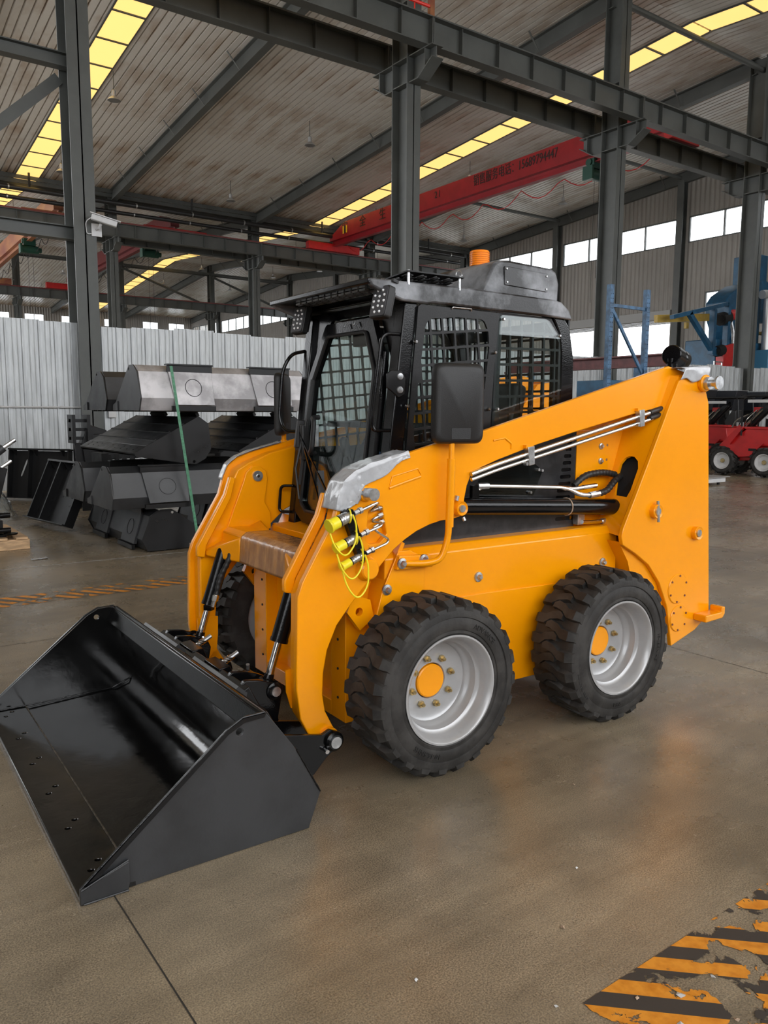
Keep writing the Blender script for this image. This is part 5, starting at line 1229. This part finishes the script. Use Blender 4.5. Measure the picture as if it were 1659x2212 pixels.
# ---- mirrors
def mirror(f, stalk, c, size, rz):
    w_, h_ = size; b = MB()
    R = rounded([(-w_/2, -h_/2), (w_/2, -h_/2), (w_/2, h_/2), (-w_/2, h_/2)], 0.04, 6); n = len(R)
    lay = [(0.80, -0.030), (0.93, -0.022), (1.0, -0.004), (1.0, 0.012), (0.97, 0.018)]
    vs = [(p[0]*k, y, p[1]*(1-(1-k)*0.6)) for k, y in lay for p in R]
    fs = [(i*n+j, i*n+(j+1) % n, (i+1)*n+(j+1) % n, (i+1)*n+j) for i in range(len(lay)-1) for j in range(n)]
    fs += [tuple(range(n)), tuple(range(len(lay)*n-1, (len(lay)-1)*n-1, -1))]
    o = b.add(vs, fs).build('mirror', PLA, LO, ang=50, loc=c, rot=(0, 0, rz))
    MB().prism([(p[0]*0.92, p[1]*0.95) for p in R], 0.0181, 0.0195).build('mirror_glass', CHR, o, ang=0)
    MB().prism([(-w_*0.18, -h_*0.44), (w_*0.2, -h_*0.44), (w_*0.2, -h_*0.3), (-w_*0.18, -h_*0.3)], -0.0315, -0.029).build('rear_badge', PLA, o, bev=0.001)
    return o
mo = mirror(None, None, (0.232, 0.20, 1.52), (0.235, 0.335), math.radians(-14))
st_ = MB().tube(bezpath([(0.02, 0.27, 0.85), (0.10, 0.235, 0.847), (0.165, 0.215, 0.86), (0.195, 0.205, 0.95), (0.20, 0.205, 1.20)], 0.07, 8), 0.0145, 14).build('mirror_stalk', YEL, LO)
MB().cyl((0.20, 0.205, 1.0), (0.205, 0.205, 1.29), 0.0175, 16).build('stalk_sleeve', YEL, st_); MB().cyl((0.205, 0.205, 1.28), (0.21, 0.208, 1.39), 0.012, 12).build('stalk_tip', YEL, st_)
mo2 = mirror(None, None, (0.055, 1.46, 1.52), (0.19, 0.33), math.radians(48))
s2 = MB().cyl((0.06, 1.45, 1.22), (0.06, 1.45, 1.38), 0.013, 12).build('mirror_stalk', YEL, LO); MB().cyl((0.06, 1.45, 1.27), (0.06, 1.45, 1.33), 0.018, 12).build('stalk_sleeve', YEL, s2)
# ================================================================== THINGS AROUND THE HALL
# ---- stacked spare buckets. Local: x across, y from lip (-) to heel (+), z up from the floor sheet
BW = 0.98
def bucket_parts(sheet, side, mount):
    t = bpy.data.objects.new('spare_bucket', None); COL.objects.link(t)
    sp = [(-0.80, 0.0), (-0.80, 0.05), (-0.34, 0.43), (-0.28, 0.47), (-0.16, 0.47), (-0.05, 0.40), (0.05, 0.13), (-0.01, 0.0)]
    sh_ = [(-0.66, 0.0), (-0.66, 0.014), (-0.2, 0.02), (-0.1, 0.06), (-0.06, 0.14), (-0.07, 0.38), (-0.15, 0.455), (-0.145, 0.47), (-0.045, 0.40), (0.03, 0.13), (-0.02, 0.0)]
    MB().prism(sh_, -BW+0.015, BW-0.015, 'yz').build('shell', sheet, t, bev=0.004)
    for s_ in (-1, 1):
        a, c = sorted((s_*BW, s_*(BW-0.014)))
        MB().plate(sp, [circ(-0.29, 0.43, 0.016, 10)], a, c, 'yz').build('side_plate', side, t, bev=0.002)
        a, c = sorted((s_*BW, s_*(BW+0.014)))
        MB().prism([(-0.81, 0), (-0.81, 0.06), (-0.66, 0.1), (-0.66, 0.0)], a, c, 'yz').build('side_cutter', side, t)
    holes = [circ(x_*0.2, -0.73+dy, 0.011, 8) for x_ in range(-4, 5) for dy in (-0.02, 0.03)]
    MB().plate([(-BW, -0.81), (BW, -0.81), (BW, -0.66), (-BW, -0.66)], holes, 0.0, 0.02, 'xy').build('cutting_edge', side, t)
    for k in range(3): MB().box(-BW+0.02, BW-0.02, -0.55+0.17*k, -0.53+0.17*k, -0.012, 0.0).build('wear_bar', side, t)
    for cx in (-0.52, 0.42):
        q = MB().add([(cx-0.24, -0.045+0.015, 0.42), (cx+0.24, -0.03, 0.42), (cx+0.19, 0.065, 0.06), (cx-0.24, 0.065, 0.06), (cx-0.24, -0.06, 0.42), (cx+0.24, -0.06, 0.42), (cx+0.19, 0.03, 0.06), (cx-0.24, 0.03, 0.06)],
                     [(0,1,2,3),(7,6,5,4),(0,4,5,1),(1,5,6,2),(2,6,7,3),(3,7,4,0)]).build('mount_plate', mount, t, bev=0.004)
        MB().plate([(cx-0.25, -0.10), (cx+0.25, -0.10), (cx+0.25, 0.0), (cx-0.25, 0.0)], [slot(cx-0.02, -0.05, 0.12, 0.03), slot(cx+0.17, -0.05, 0.06, 0.03)], 0.47, 0.485, 'xy').build('hook_flange', BLK2, q); MB().box(cx-0.25, cx+0.25, -0.04, -0.025, 0.40, 0.485).build('flange_web', BLK2, q)
        MB().tube([(cx-0.02+0.09*math.cos(a*PI/12), 0.018-0.264*(0.09*math.sin(a*PI/12))+0.0005, 0.24+0.09*math.sin(a*PI/12)) for a in range(24)], 0.004, 5, closed=True).build('weld_ring', BLK2, q)
        MB().box(cx-0.24, cx+0.24, 0.05, 0.085, 0.0, 0.05).build('foot_bar', BLK2, q)
    return t
PB = bucket_parts(GRYB, BLK2, GRYB); PS = bucket_parts(GRYL, GRYB, GRYL)
def place_bucket(proto, M, label, first=[set()]):
    if proto.name in first[0]: o = dup(proto)
    else: o = proto; first[0].add(proto.name)
    o.matrix_world = M
    tag(o, label, 'bucket', 'stacked spare buckets')
def Mx(loc, cols):
    m_ = Matrix((cols[0], cols[1], cols[2])).transposed().to_4x4(); m_.translation = loc; return m_
SZ = Matrix.Diagonal((1, 1, 0.92, 1))
def upright(loc, rz, k=1): return Matrix.Translation(loc) @ Matrix.Rotation(rz, 4, 'Z') @ (SZ if k else Matrix.Identity(4))
c28, s28 = math.cos(math.radians(28)), math.sin(math.radians(28))
def inverted(loc): return Mx(loc, ((0, 1, 0), (c28, 0, s28), (s28, 0, -c28))) @ SZ
place_bucket(PS, upright((3.74, 8.05, 1.476), PI, 0), 'silver grey bucket on top of the stack with two round weld marks')
place_bucket(PB, upright((3.68, 8.97, 1.476), PI), 'dark bucket at the top of the stack, just behind the silver one')
place_bucket(PB, inverted((3.40, 9.02, 1.425)), 'black bucket lying upside down in the stack with a perforated edge, left one')
place_bucket(PB, inverted((4.56, 9.02, 1.425)), 'black bucket lying upside down in the stack beside the loader mirror')
place_bucket(PS, upright((3.42, 8.03, 0.475), PI), 'dark grey bucket in the second tier with a round weld mark')
PS2 = [o for o in COL.objects if o.get('label') == 'dark grey bucket in the second tier with a round weld mark'][0]
for ch in PS2.children:
    if ch.name.startswith(('shell', 'mount_plate')):
        ch.data = [c for c in PB.children if c.name.startswith(ch.name.split('.')[0])][0].data if not ch.name.startswith('mount') else ch.data
        if ch.name.startswith('mount'):
            ch.data = ch.data.copy(); ch.data.materials[0] = GRYB
place_bucket(PB, upright((3.40, 8.97, 0.475), PI), 'black bucket in the second tier, behind the grey one')
place_bucket(PB, upright((2.80, 9.06, 0.012), PI/2), 'dark grey bucket on the floor at the front of the stack')
place_bucket(PB, upright((3.95, 9.06, 0.012), PI/2), 'dark grey bucket on the floor under the stack beside the loader arm')
# strap and its cardboard corner
o = MB().bar((3.06, 7.93, 1.93), (3.28, 7.86, 0.10), 0.03, 0.003, (0, 1, 0)).build('lashing_strap', STRP, None); tag(o, 'green lashing strap slanting down over the stacked buckets', 'strap')
b = MB(); b.box(-0.05, 0.05, -0.04, 0.04, 0, 0.1)
o = b.build('cardboard_pad', CRD, None, bev=0.008, loc=(3.24, 7.86, 0.001), rot=(0, 0, 0.6)); tag(o, 'crumpled brown cardboard pad at the foot of the green strap', 'cardboard')
# ---- leaning attachment plates
def attach_plate(loc, rz, tilt, label):
    t = thing('attachment_plate', label, 'attachment', loc, rz, 'attachment mounting plates')
    M = Matrix.Rotation(tilt, 4, 'X'); parts = []
    def P(b, n, m_=BLK2, **k):
        b.xf(M); return b.build(n, m_, t, **k)
    P(MB().plate([(-0.56, 0), (0.56, 0), (0.56, 0.78), (-0.56, 0.78)], [slot(0.33, 0.5, 0.3, 0.04, 1.2), slot(-0.33, 0.5, 0.3, 0.04, 1.2)], 0, 0.014), 'plate')
    for x in (-0.55, -0.18, 0.55): P(MB().box(x-0.012, x+0.012, -0.10, 0, 0, 0.8), 'rib')
    P(MB().plate([(-0.58, -0.14), (0.58, -0.14), (0.58, 0.0), (-0.58, 0.0)], [slot(-0.42, -0.08, 0.12, 0.03), slot(0.42, -0.08, 0.12, 0.03)], 0, 0.014, 'xy'), 'foot_flange')
    P(MB().box(-0.58, 0.58, -0.10, 0.0, 0.79, 0.815), 'top_flange')
    for x in (-0.5, -0.1, 0.4): P(MB().prism([(-0.1, 0.79), (0, 0.79), (0, 0.70)], x, x+0.02, 'yz'), 'gusset')
attach_plate((2.42, 10.45, 0.055), math.radians(-80), math.radians(-24), 'black attachment plate leaning on the floor left of the bucket stack')
attach_plate((3.02, 13.72, 0.03), math.radians(-50), math.radians(-8), 'black attachment plate standing near the fence at the far left')
# ---- digger boom attachment lying behind
t = thing('digger_attachment', 'black digger boom attachment with hoses lying along the fence', 'attachment', (3.75, 13.2, 0))
b = MB(); b.bar((0, 0, 0.98), (2.0, -0.9, 1.06), 0.2, 0.22); b.prism([(-0.15, 0.5), (0.1, 0.4), (0.2, 1.15), (-0.1, 1.25), (-0.2, 0.95)], -0.1, 0.1); b.build('boom', BLK2, t, bev=0.01)
b = MB(); b.bar((0.1, -0.2, 0.78), (2.1, -1.1, 0.92), 0.16, 0.2); b.build('dipper', BLK2, t, bev=0.01)
MB().cyl((0.4, -0.3, 1.12), (1.3, -0.7, 1.16), 0.045, 14).build('cylinder', BLK, t); MB().cyl((1.3, -0.7, 1.16), (1.9, -0.97, 1.19), 0.025, 12).build('rod', CHR, t)
MB().tube([(0.9+0.22*math.cos(a), -0.45-0.1*math.cos(a), 1.12+0.16*math.sin(a)) for a in [k*PI/10 for k in range(11)]], 0.022, 8).build('hose', HOS, t)
MB().tube(bezpath([(1.5, -1.0, 0.9), (0.6, -0.85, 0.84), (0.5, -0.85, 0.76), (0.7, -0.85, 0.72), (1.7, -1.15, 0.76)], 0.08), 0.025, 8).build('hose', HOS, t)
b = MB(); b.box(-0.35, -0.3, -0.15, 0.15, 0.95, 1.4); b.box(-0.12, -0.07, -0.15, 0.15, 0.95, 1.4)
for k in range(3): b.box(-0.35, -0.07, -0.06, 0.06, 1.0+0.14*k, 1.05+0.14*k)
b.build('hinge_link', BLK2, t)
b = MB(); b.prism([(-0.3, 0.0), (-0.3, 0.95), (0.0, 0.95), (0.15, 0.4), (-0.05, 0.0)], -0.06, 0.06); b.build('stand', BLK2, t, bev=0.01)
b = MB(); b.box(1.6, 2.4, -1.35, -0.75, 0, 0.9); b.build('base_frame', BLK2, t, bev=0.02)
t = thing('auger_bucket', 'small black toothed bucket with yellow striped teeth on the floor', 'bucket', (3.55, 12.75, 0))
b = MB(); b.prism([(-0.3, 0.04), (0.3, 0.0), (0.5, 0.28), (0.3, 0.5), (0.05, 0.45), (-0.05, 0.2)], -0.35, 0.35); b.build('body', BLK2, t, bev=0.01)
for k in range(5): MB().prism([(-0.42, 0.0), (-0.28, 0.045), (-0.24, 0.0)], -0.33+0.15*k, -0.27+0.15*k).build('tooth', mat('tooth_yellow', (0.6, 0.3, 0.03), 0.5), t)
t = thing('steel_drum_frame', 'round black steel guard on the floor beside the toothed bucket', 'guard', (3.75, 12.0, 0))
b = MB()
for k in range(14):
    a = PI*k/13; a2 = PI*(k+1)/13
    if k < 13: b.bar((0.28*math.cos(a), 0, 0.3+0.28*math.sin(a)), (0.28*math.cos(a2), 0, 0.3+0.28*math.sin(a2)), 0.5, 0.02, (0, 1, 0))
b.bar((0.28, 0, 0), (0.28, 0, 0.32), 0.5, 0.02, (0, 1, 0)); b.bar((-0.28, 0, 0), (-0.28, 0, 0.32), 0.5, 0.02, (0, 1, 0)); b.build('hoop', BLK2, t); MB().box(-0.3, -0.2, -0.25, 0.25, 0.3, 0.85).build('plate', BLK2, t)
# ---- pallet with a black linkage
t = thing('wooden_pallet', 'pale wooden pallet at the left edge', 'pallet', (1.86, 9.0, 0))
for k in range(3): MB().box(-1.4, 0, 0.02+0.5*k, 0.12+0.5*k, 0.001, 0.11).build('bearer', WOOD, t, bev=0.004)
for k in range(7): MB().box(-0.14-0.2*k, -0.02-0.2*k, 0, 1.14, 0.11, 0.135).build('board', WOOD, t, bev=0.003)
t = thing('tractor_linkage', 'black mechanical linkage with cylinders standing on the pallet', 'machine part', (1.2, 9.3, 0.135))
b = MB(); b.box(-0.5, 0.45, -0.2, -0.1, 0, 0.08); b.box(-0.5, 0.45, 0.35, 0.45, 0, 0.08); b.box(-0.5, -0.38, -0.2, 0.45, 0.02, 0.3); b.box(0.3, 0.42, -0.2, 0.45, 0.02, 0.18); b.build('base', BLK2, t, bev=0.006)
b = MB(); b.box(0.0, 0.14, 0.0, 0.2, 0.05, 1.15); b.box(-0.1, 0.2, -0.1, 0.3, 1.1, 1.16); b.build('mast', BLK2, t, bev=0.008)
MB().bar((0.33, 0.1, 0.1), (0.5, 0.1, 0.72), 0.14, 0.08).build('link_arm', BLK2, t, bev=0.008)
for z0_, z1_, y in ((0.62, 1.02, 0.0), (0.42, 0.78, 0.25)):
    MB().cyl((0.1, y, z0_), (0.5, y, z1_-0.08), 0.045, 14).build('cylinder', GRYB, t); MB().cyl((0.5, y, z1_-0.08), (0.62, y, z1_), 0.022, 10).build('rod', CHR, t)
for z in (0.08, 0.24): MB().cyl((-0.4, -0.26, z), (0.48, -0.26, z), 0.03, 12).build('tie_bar', BLK, t)
MB().tube([(0.48+0.06*math.cos(a*PI/8), -0.26+0.03*math.sin(a*PI/8), 0.04) for a in range(16)], 0.012, 6, closed=True).build('eye', BLK, t)
MB().box(-0.45, 0.3, -0.255, -0.22, 0.1, 0.22).build('plate', STL, t)
t = tag(film('plastic_wrap', lambda a, c: (1.75+0.5*a+0.05*noise.noise(Vector((a*5, c*5, 0))), 11.6+0.6*c, 0.02+0.42*math.sin(a*PI)*math.sin(c*PI)+0.12*abs(noise.noise(Vector((a*8, c*8, 2))))), 20, 20, WGL, None, 0.001), 'crumpled clear plastic wrap on the floor behind the pallet', 'plastic wrap')
o = film('plastic_scrap', lambda a, c: (1.72+0.16*a, 8.3+0.07*c, 0.004+0.02*abs(noise.noise(Vector((a*6, c*4, 1))))), 10, 6, FLM, None, 0.001); tag(o, 'small scrap of clear film on the floor before the pallet', 'scrap')

# ---- blue pallet rack frame
t = thing('rack_frame', 'blue pallet rack upright frame with diagonal braces behind the loader arm', 'rack', (10.65, 8.5, 0))
PW, ZR = 0.09, 3.52
for i, x in enumerate((0, 0.95)):
    hl = [circ(dx, 0.15+0.075*k, 0.011, 6) for k in range(44) for dx in (-0.022, 0.022)]
    b = MB().plate([(-PW/2, 0), (PW/2, 0), (PW/2, ZR), (-PW/2, ZR)], hl, -0.04, -0.037); b.box(-PW/2, -PW/2+0.003, -0.037, 0.04, 0, ZR); b.box(PW/2-0.003, PW/2, -0.037, 0.04, 0, ZR)
    b.build('upright', BLR, t, loc=(x, 0, 0), ang=0)
for p, q in (((0.05, 0, 3.2), (0.9, 0, 3.2)), ((0.05, 0, 3.15), (0.9, 0, 2.15)), ((0.9, 0, 2.1), (0.05, 0, 1.2)), ((0.05, 0, 1.1), (0.9, 0, 1.1)), ((0.05, 0, 0.3), (0.9, 0, 0.3)), ((0.05, 0, 1.05), (0.9, 0, 0.35))):
    MB().bar(p, q, 0.035, 0.05).build('brace', BLR, t)
for x in (0, 0.95): MB().box(x-0.08, x+0.08, -0.07, 0.07, 0, 0.008).build('foot_plate', BLR, t)
t = thing('red_oxide_beam', 'dark red steel beam lying across two stands behind the rack', 'beam', (14.0, 9.6, 0))
b = MB(); b.box(-0.1, 0.1, 0, 4.6, 2.4, 2.43); b.box(-0.1, 0.1, 0, 4.6, 2.62, 2.65); b.box(-0.01, 0.01, 0, 4.6, 2.43, 2.62); b.build('beam', mat('red_oxide_dark', (0.13, 0.03, 0.028), 0.5, var=0.2), t, ang=0)
for y in (0.8, 3.8): MB().box(-0.06, 0.06, y-0.06, y+0.06, 0, 2.4).build('stand', BLR, t, ang=0)
t = thing('blue_cabinet', 'blue sheet metal cabinet behind the loader arm at the fence', 'cabinet', (13.1, 10.4, 0))
MB().box(-0.5, 0.5, -0.4, 0.4, 0.08, 2.1).build('body', BLU, t, bev=0.01); MB().box(-0.46, 0.0, -0.415, -0.4, 0.15, 2.02).build('door', BLU, t, bev=0.004); MB().box(0.02, 0.46, -0.415, -0.4, 0.15, 2.02).build('door', BLU, t, bev=0.004); MB().box(-0.48, 0.48, -0.38, 0.38, 0, 0.08).build('plinth', DARK, t)

# ---- blue shot blasting plant behind the fence
t = thing('blasting_machine', 'large blue blasting machine with red motors behind the fence', 'machine', (28.5, 17.8, 0))
b = MB(); b.box(-0.9, 3.2, -0.7, 0.6, 0, 4.2); b.build('cabinet', BLU, t, bev=0.03)
b = MB(); b.prism([(0.3, 4.2), (2.2, 4.2), (2.2, 6.6), (0.9, 6.35), (0.0, 5.9), (-0.3, 5.6), (-0.3, 5.1)], -0.6, 0.2); b.build('hopper', BLU, t, bev=0.03)
b = MB(); b.box(1.95, 2.6, -0.55, 0.5, 5.0, 7.6); b.prism([(2.6, 6.7), (3.3, 6.4), (3.3, 6.3), (2.6, 6.3)], -0.5, 0.4); b.build('elevator', BLU, t, bev=0.02)
# cantilever jib frame
b = MB(); b.bar((-4.0, -0.9, 4.75), (-0.7, -0.9, 5.45), 0.16, 0.14); b.bar((-3.0, -0.9, 4.95), (-1.5, -0.9, 3.75), 0.16, 0.16); b.bar((-1.5, -0.9, 3.6), (-1.5, -0.9, 5.2), 0.16, 0.2); b.bar((-0.6, -0.9, 3.6), (-0.6, -0.9, 5.5), 0.16, 0.2); b.bar((-1.5, -0.9, 3.7), (-0.6, -0.9, 3.7), 0.16, 0.3); b.build('jib_frame', BLU, t)
b = MB(); b.bar((-4.2, -0.4, 4.72), (-0.9, -0.4, 5.0), 0.14, 0.26); b.build('jib_beam', YPNT, t)
b = MB(); b.box(-0.1, 0.1, -0.45, -0.35, 0, 0.24); MB().box(-2.45, -2.3, -0.45, -0.35, 4.5, 4.72).build('trolley', YPNT, t)
for (x, y, z, m_, L_, r) in ((-0.9, -0.8, 4.9, DARK, 0.5, 0.24), (-0.35, -0.8, 5.05, REDB, 0.35, 0.2), (-1.25, -0.95, 3.7, DARK, 0.35, 0.2)):
    q = MB().cyl((x, y, z), (x+L_, y, z+0.08), r, 16).build('motor', m_, t); MB().cyl((x-0.05, y, z-0.005), (x, y, z), r*0.6, 12).build('fan_cover', DARK, q)
b = MB(); b.prism([(-0.95, 3.9), (-0.3, 4.05), (-0.2, 3.3), (-0.55, 3.05), (-0.9, 3.2)], -1.05, -0.72); b.build('red_guard', REDB, t, bev=0.02)
for k in range(5): MB().bar((0.3+0.14*k, -0.85, 4.9), (-0.3+0.18*k, -0.85, 3.2), 0.05, 0.05).build('chute_bar', BLU if k % 2 else ZNC, t)
MB().tube(bezpath([(-0.35, -0.9, 4.9), (-0.2, -0.95, 4.4), (-0.25, -0.95, 3.8), (0.0, -0.95, 3.0)], 0.2), 0.06, 8).build('hose', ZNC, t)
b = MB(); b.tube(bezpath([(1.7, -0.9, 6.0), (2.05, -0.95, 6.05), (2.1, -0.95, 5.7), (2.1, -0.95, 3.6)], 0.2), 0.17, 14); b.build('duct', ALU, t)
b = MB()
for x in (2.4, 2.9, 3.4): b.box(x-0.03, x+0.03, -1.0, -0.94, 4.65, 5.6)
for z in (5.1, 5.58): b.box(2.4, 3.4, -1.0, -0.94, z-0.03, z+0.03)
b.build('platform_rail', YPNT, t); MB().box(2.2, 3.5, -1.05, -0.4, 4.55, 4.65).build('platform', YPNT, t)
b = MB(); b.box(1.7, 2.5, -1.3, -0.72, 2.9, 3.9); b.build('control_box', mat('light_blue_paint', (0.08, 0.25, 0.4), 0.4), t, bev=0.02)
b = MB()
for x in (-1.4, -0.9, -0.4): b.box(x-0.02, x+0.02, -1.0, -0.96, 3.0, 3.35)
b.box(-1.4, -0.4, -1.0, -0.96, 3.31, 3.35); b.build('hand_rail', ZNC, t)
# distant foliage outside the gate
t = thing('tree', 'bright green treetop seen through the open gate', 'tree', (58, 43.0, 0))
b = MB(); random.seed(3)
for k in range(420):
    p = Vector((random.gauss(0, 1.3), random.gauss(0, 1.8), 3.0+random.gauss(0, 0.75))); n_ = Vector((random.gauss(0, 1), random.gauss(0, 1), random.gauss(0, 1))).normalized(); x, y, _ = frame_of(n_); s_ = 0.18
    b.add([p-x*s_, p+y*s_*0.5, p+x*s_, p-y*s_*0.5], [(0, 1, 2, 3)])
b.build('foliage', LEAF, t, ang=0)['kind'] = 'stuff'; MB().cyl((0, 0, 0), (0, 0, 3), 0.15, 8).build('trunk', CRD, t)

# ---- red mini loaders; local: x towards the viewer's side is -x, y along the machine (front at +y)
def mini_loader():
    t = thing('mini_loader', 'x', 'loader', (0, 0, 0))
    WR = 0.33
    tw = MB().lathe([(0.19, 0.02), (0.21, 0.0), (0.27, 0.0), (0.31, 0.03), (0.325, 0.08), (0.325, 0.16), (0.31, 0.21), (0.27, 0.24), (0.2, 0.24)], ax=(1, 0, 0), n=28); tw.f = [f for f in tw.f if len(f) < 10]
    for side in (0, 1):
        for k in range(16):
            a = 2*PI*(k+0.5*side)/16; w_ = 0.045
            x0_, x1_ = (0.0, 0.13) if side == 0 else (0.11, 0.24)
            ps = []
            for xx, da in ((x0_, 0.0 if side == 0 else 0.22), (x1_, 0.22 if side == 0 else 0.0)):
                for r in (0.30, 0.345):
                    for s_ in (-1, 1): ps.append((xx, r*math.cos(a+da+s_*w_*1.4), r*math.sin(a+da+s_*w_*1.4)))
            tw.add(ps, [(0,1,3,2),(4,6,7,5),(2,3,7,6),(0,2,6,4),(1,5,7,3),(0,4,5,1)])
    tme = tw.mesh('tyre', RUB, 30)
    rl_ = MB().lathe([(0.195, 0.03), (0.2, 0.01), (0.185, 0.012), (0.16, 0.05), (0.15, 0.09), (0.06, 0.1), (0.0, 0.1)], ax=(1, 0, 0), n=28); rl_.f = [f for f in rl_.f if len(f) < 10]; rme_ = rl_.mesh('wheel', WHT, 35)
    hme = MB().lathe([(0.055, 0.06), (0.05, 0.05), (0, 0.05)], ax=(1, 0, 0), n=14).mesh('hub', BRS)
    for y in (-0.5, 0.5):
        for s_ in (0, 1):
            w_ = put('wheel', rme_, t, loc=(-0.5 if s_ == 0 else 0.5, y, 0.345), rot=(0, 0, 0 if s_ == 0 else PI)); put('tyre', tme, w_); put('hub', hme, w_)
    b = MB(); b.prism([(-0.75, 0.4), (0.2, 0.35), (0.28, 0.55), (0.15, 0.72), (-0.75, 0.75)], -0.27, 0.27, 'yz'); b.build('rear_body', REDB, t, bev=0.015)
    b = MB(); b.prism([(-0.62, 0.72), (-0.15, 0.72), (0.3, 0.68), (0.4, 0.78), (0.0, 1.12), (-0.55, 1.1)], -0.34, 0.34, 'yz'); b.build('dash_body', REDB, t, bev=0.015)
    for s_ in (-1, 1):
        a, c = sorted((s_*0.40, s_*0.44)); b = MB(); b.prism([(-0.1, 0.78), (0.5, 0.72), (0.35, 0.62), (0.1, 0.45), (-0.15, 0.48), (-0.45, 0.78)], a, c, 'yz'); b.build('fender', REDB, t)
        a, c = sorted((s_*0.30, s_*0.42)); b = MB(); b.prism([(0.15, 1.2), (0.05, 1.14), (0.42, 0.66), (0.62, 0.7)], a, c, 'yz'); b.build('front_pillar', REDB, t)
    b = MB(); b.prism([(0.3, 0.35), (0.75, 0.4), (0.72, 0.62), (0.35, 0.62)], -0.25, 0.25, 'yz'); b.build('front_body', REDB, t, bev=0.015)
    b = MB(); b.box(-0.36, 0.36, -0.62, 0.05, 1.1, 1.16); b.build('dash_top', REDB, t, bev=0.01)
    for s_ in (-1, 1):
        MB().tube(bezpath([(s_*0.4, 0.1, 0.95), (s_*0.4, 0.1, 1.78), (s_*0.4, -0.05, 1.86), (s_*0.4, -0.85, 1.88), (s_*0.4, -0.9, 1.3)], 0.1), 0.022, 8).build('canopy_post', BLK2, t)
    b = MB(); b.box(-0.44, 0.44, -0.9, 0.15, 1.86, 1.9); b.build('canopy', BLK2, t, bev=0.01)
    MB().cyl((0.2, 0.45, 0.8), (0.2, -0.35, 1.75), 0.04, 10).build('lift_ram', BLK, t); b = MB(); b.bar((-0.15, 0.5, 0.75), (-0.15, -0.45, 1.7), 0.1, 0.12); b.bar((0.05, 0.5, 0.75), (0.05, -0.45, 1.7), 0.08, 0.1); b.build('boom', BLK2, t, bev=0.01)
    for k in range(3): MB().cyl((-0.24, 0.42-0.05*k, 0.86+0.02*k), (-0.24, -0.2-0.05*k, 1.5+0.03*k), 0.012, 6).build('steel_line', CHR, t)
    MB().box(-0.12, 0.06, -0.2, -0.02, 1.5, 1.62).build('valve', REDB, t); MB().cyl((0.0, -0.4, 1.16), (0.0, -0.4, 1.35), 0.12, 14).build('engine_pot', DARK, t); b = MB(); b.prism([(-0.7, 1.14), (-0.45, 1.14), (-0.4, 1.25), (-0.62, 1.55), (-0.72, 1.55)], -0.2, 0.2, 'yz'); b.build('seat', PLA, t, bev=0.02)
    for k in range(4): MB().tube(bezpath([(-0.36+0.05*k, 0.35-0.12*k, 1.14), (-0.38, 0.25-0.12*k, 1.32), (-0.3, 0.0-0.1*k, 1.45+0.05*k)], 0.08), 0.014, 6).build('hose', HOS if k % 2 else STL, t)
    MB().box(-0.38, -0.3, -0.5, 0.0, 1.72, 1.79).build('lamp_bar', WHT, t); MB().box(-0.3, -0.2, 0.15, 0.28, 1.17, 1.26).build('tank_cap', WHT, t); MB().box(-0.45, -0.43, -0.3, -0.12, 0.6, 0.66).build('badge', DARK, t)
    return t
ml = mini_loader()
for i, (x, y, rz, lb) in enumerate(((17.75, 10.2, 0.05, 'red mini wheel loader with black canopy parked nearest the right edge'), (19.6, 12.4, 0.05, 'red mini wheel loader half hidden behind the orange tower'), (18.9, 8.9, 0.05, 'red mini wheel loader cut off by the right edge'))):
    o = ml if i == 0 else dup(ml); o.location = (x+0.5, y, 0); o.rotation_euler = (0, 0, rz); o['label'] = lb; o['group'] = 'parked red mini loaders'
# raised dark buckets of the parked loaders
bs = MB(); bs.prism([(-0.6, 0.0), (0.55, 0.0), (0.75, 0.4), (0.72, 0.42), (0.5, 0.05), (-0.5, 0.05), (-0.75, 0.42), (-0.78, 0.4)], -0.3, 0.3, 'yz')
t = thing('loader_bucket', 'black steel loader bucket standing behind the red mini loader, lower of the row', 'bucket', (22.6, 13.9, 0), 0, 'black buckets behind the mini loaders')
MB().prism([(-0.7, 1.55), (0.6, 1.55), (0.9, 2.12), (-0.85, 2.12)], -0.3, 0.28, 'yz').build('bucket_shell', mat('navy_black_paint', (0.012, 0.014, 0.02), 0.35), t, bev=0.01); MB().box(-0.32, 0.3, -0.87, 0.92, 2.12, 2.14).build('rim_edge', ZNC, t); MB().box(-0.1, 0.1, -0.4, 0.3, 0, 1.55).build('support_post', BLK2, t)
for (x, y, z, lb) in ((21.0, 13.9, 0.04, 'black steel loader bucket in the row behind the mini loaders, next to the orange tower'), (24.2, 13.9, 0.14, 'black steel loader bucket in the row behind the mini loaders, at the right edge')):
    o = dup(t); o.location = (x, y, z if z > 0.1 and False else 0); o['label'] = lb
t = thing('weighing_platform', 'low white steel platform on the floor beside the orange tower', 'platform', (14.5, 9.55, 0))
MB().box(-0.6, 0.9, -0.4, 0.5, 0.06, 0.16).build('deck', WHT, t, bev=0.006); MB().box(-0.65, 0.98, -0.45, 0.55, 0.16, 0.175).build('top_plate', mat('grey_plate', (0.3, 0.29, 0.28), 0.5), t)
for x, y in ((-0.5, -0.3), (0.8, -0.3), (-0.5, 0.4), (0.8, 0.4)): MB().cyl((x, y, 0), (x, y, 0.06), 0.03, 10).build('foot', DARK, t)
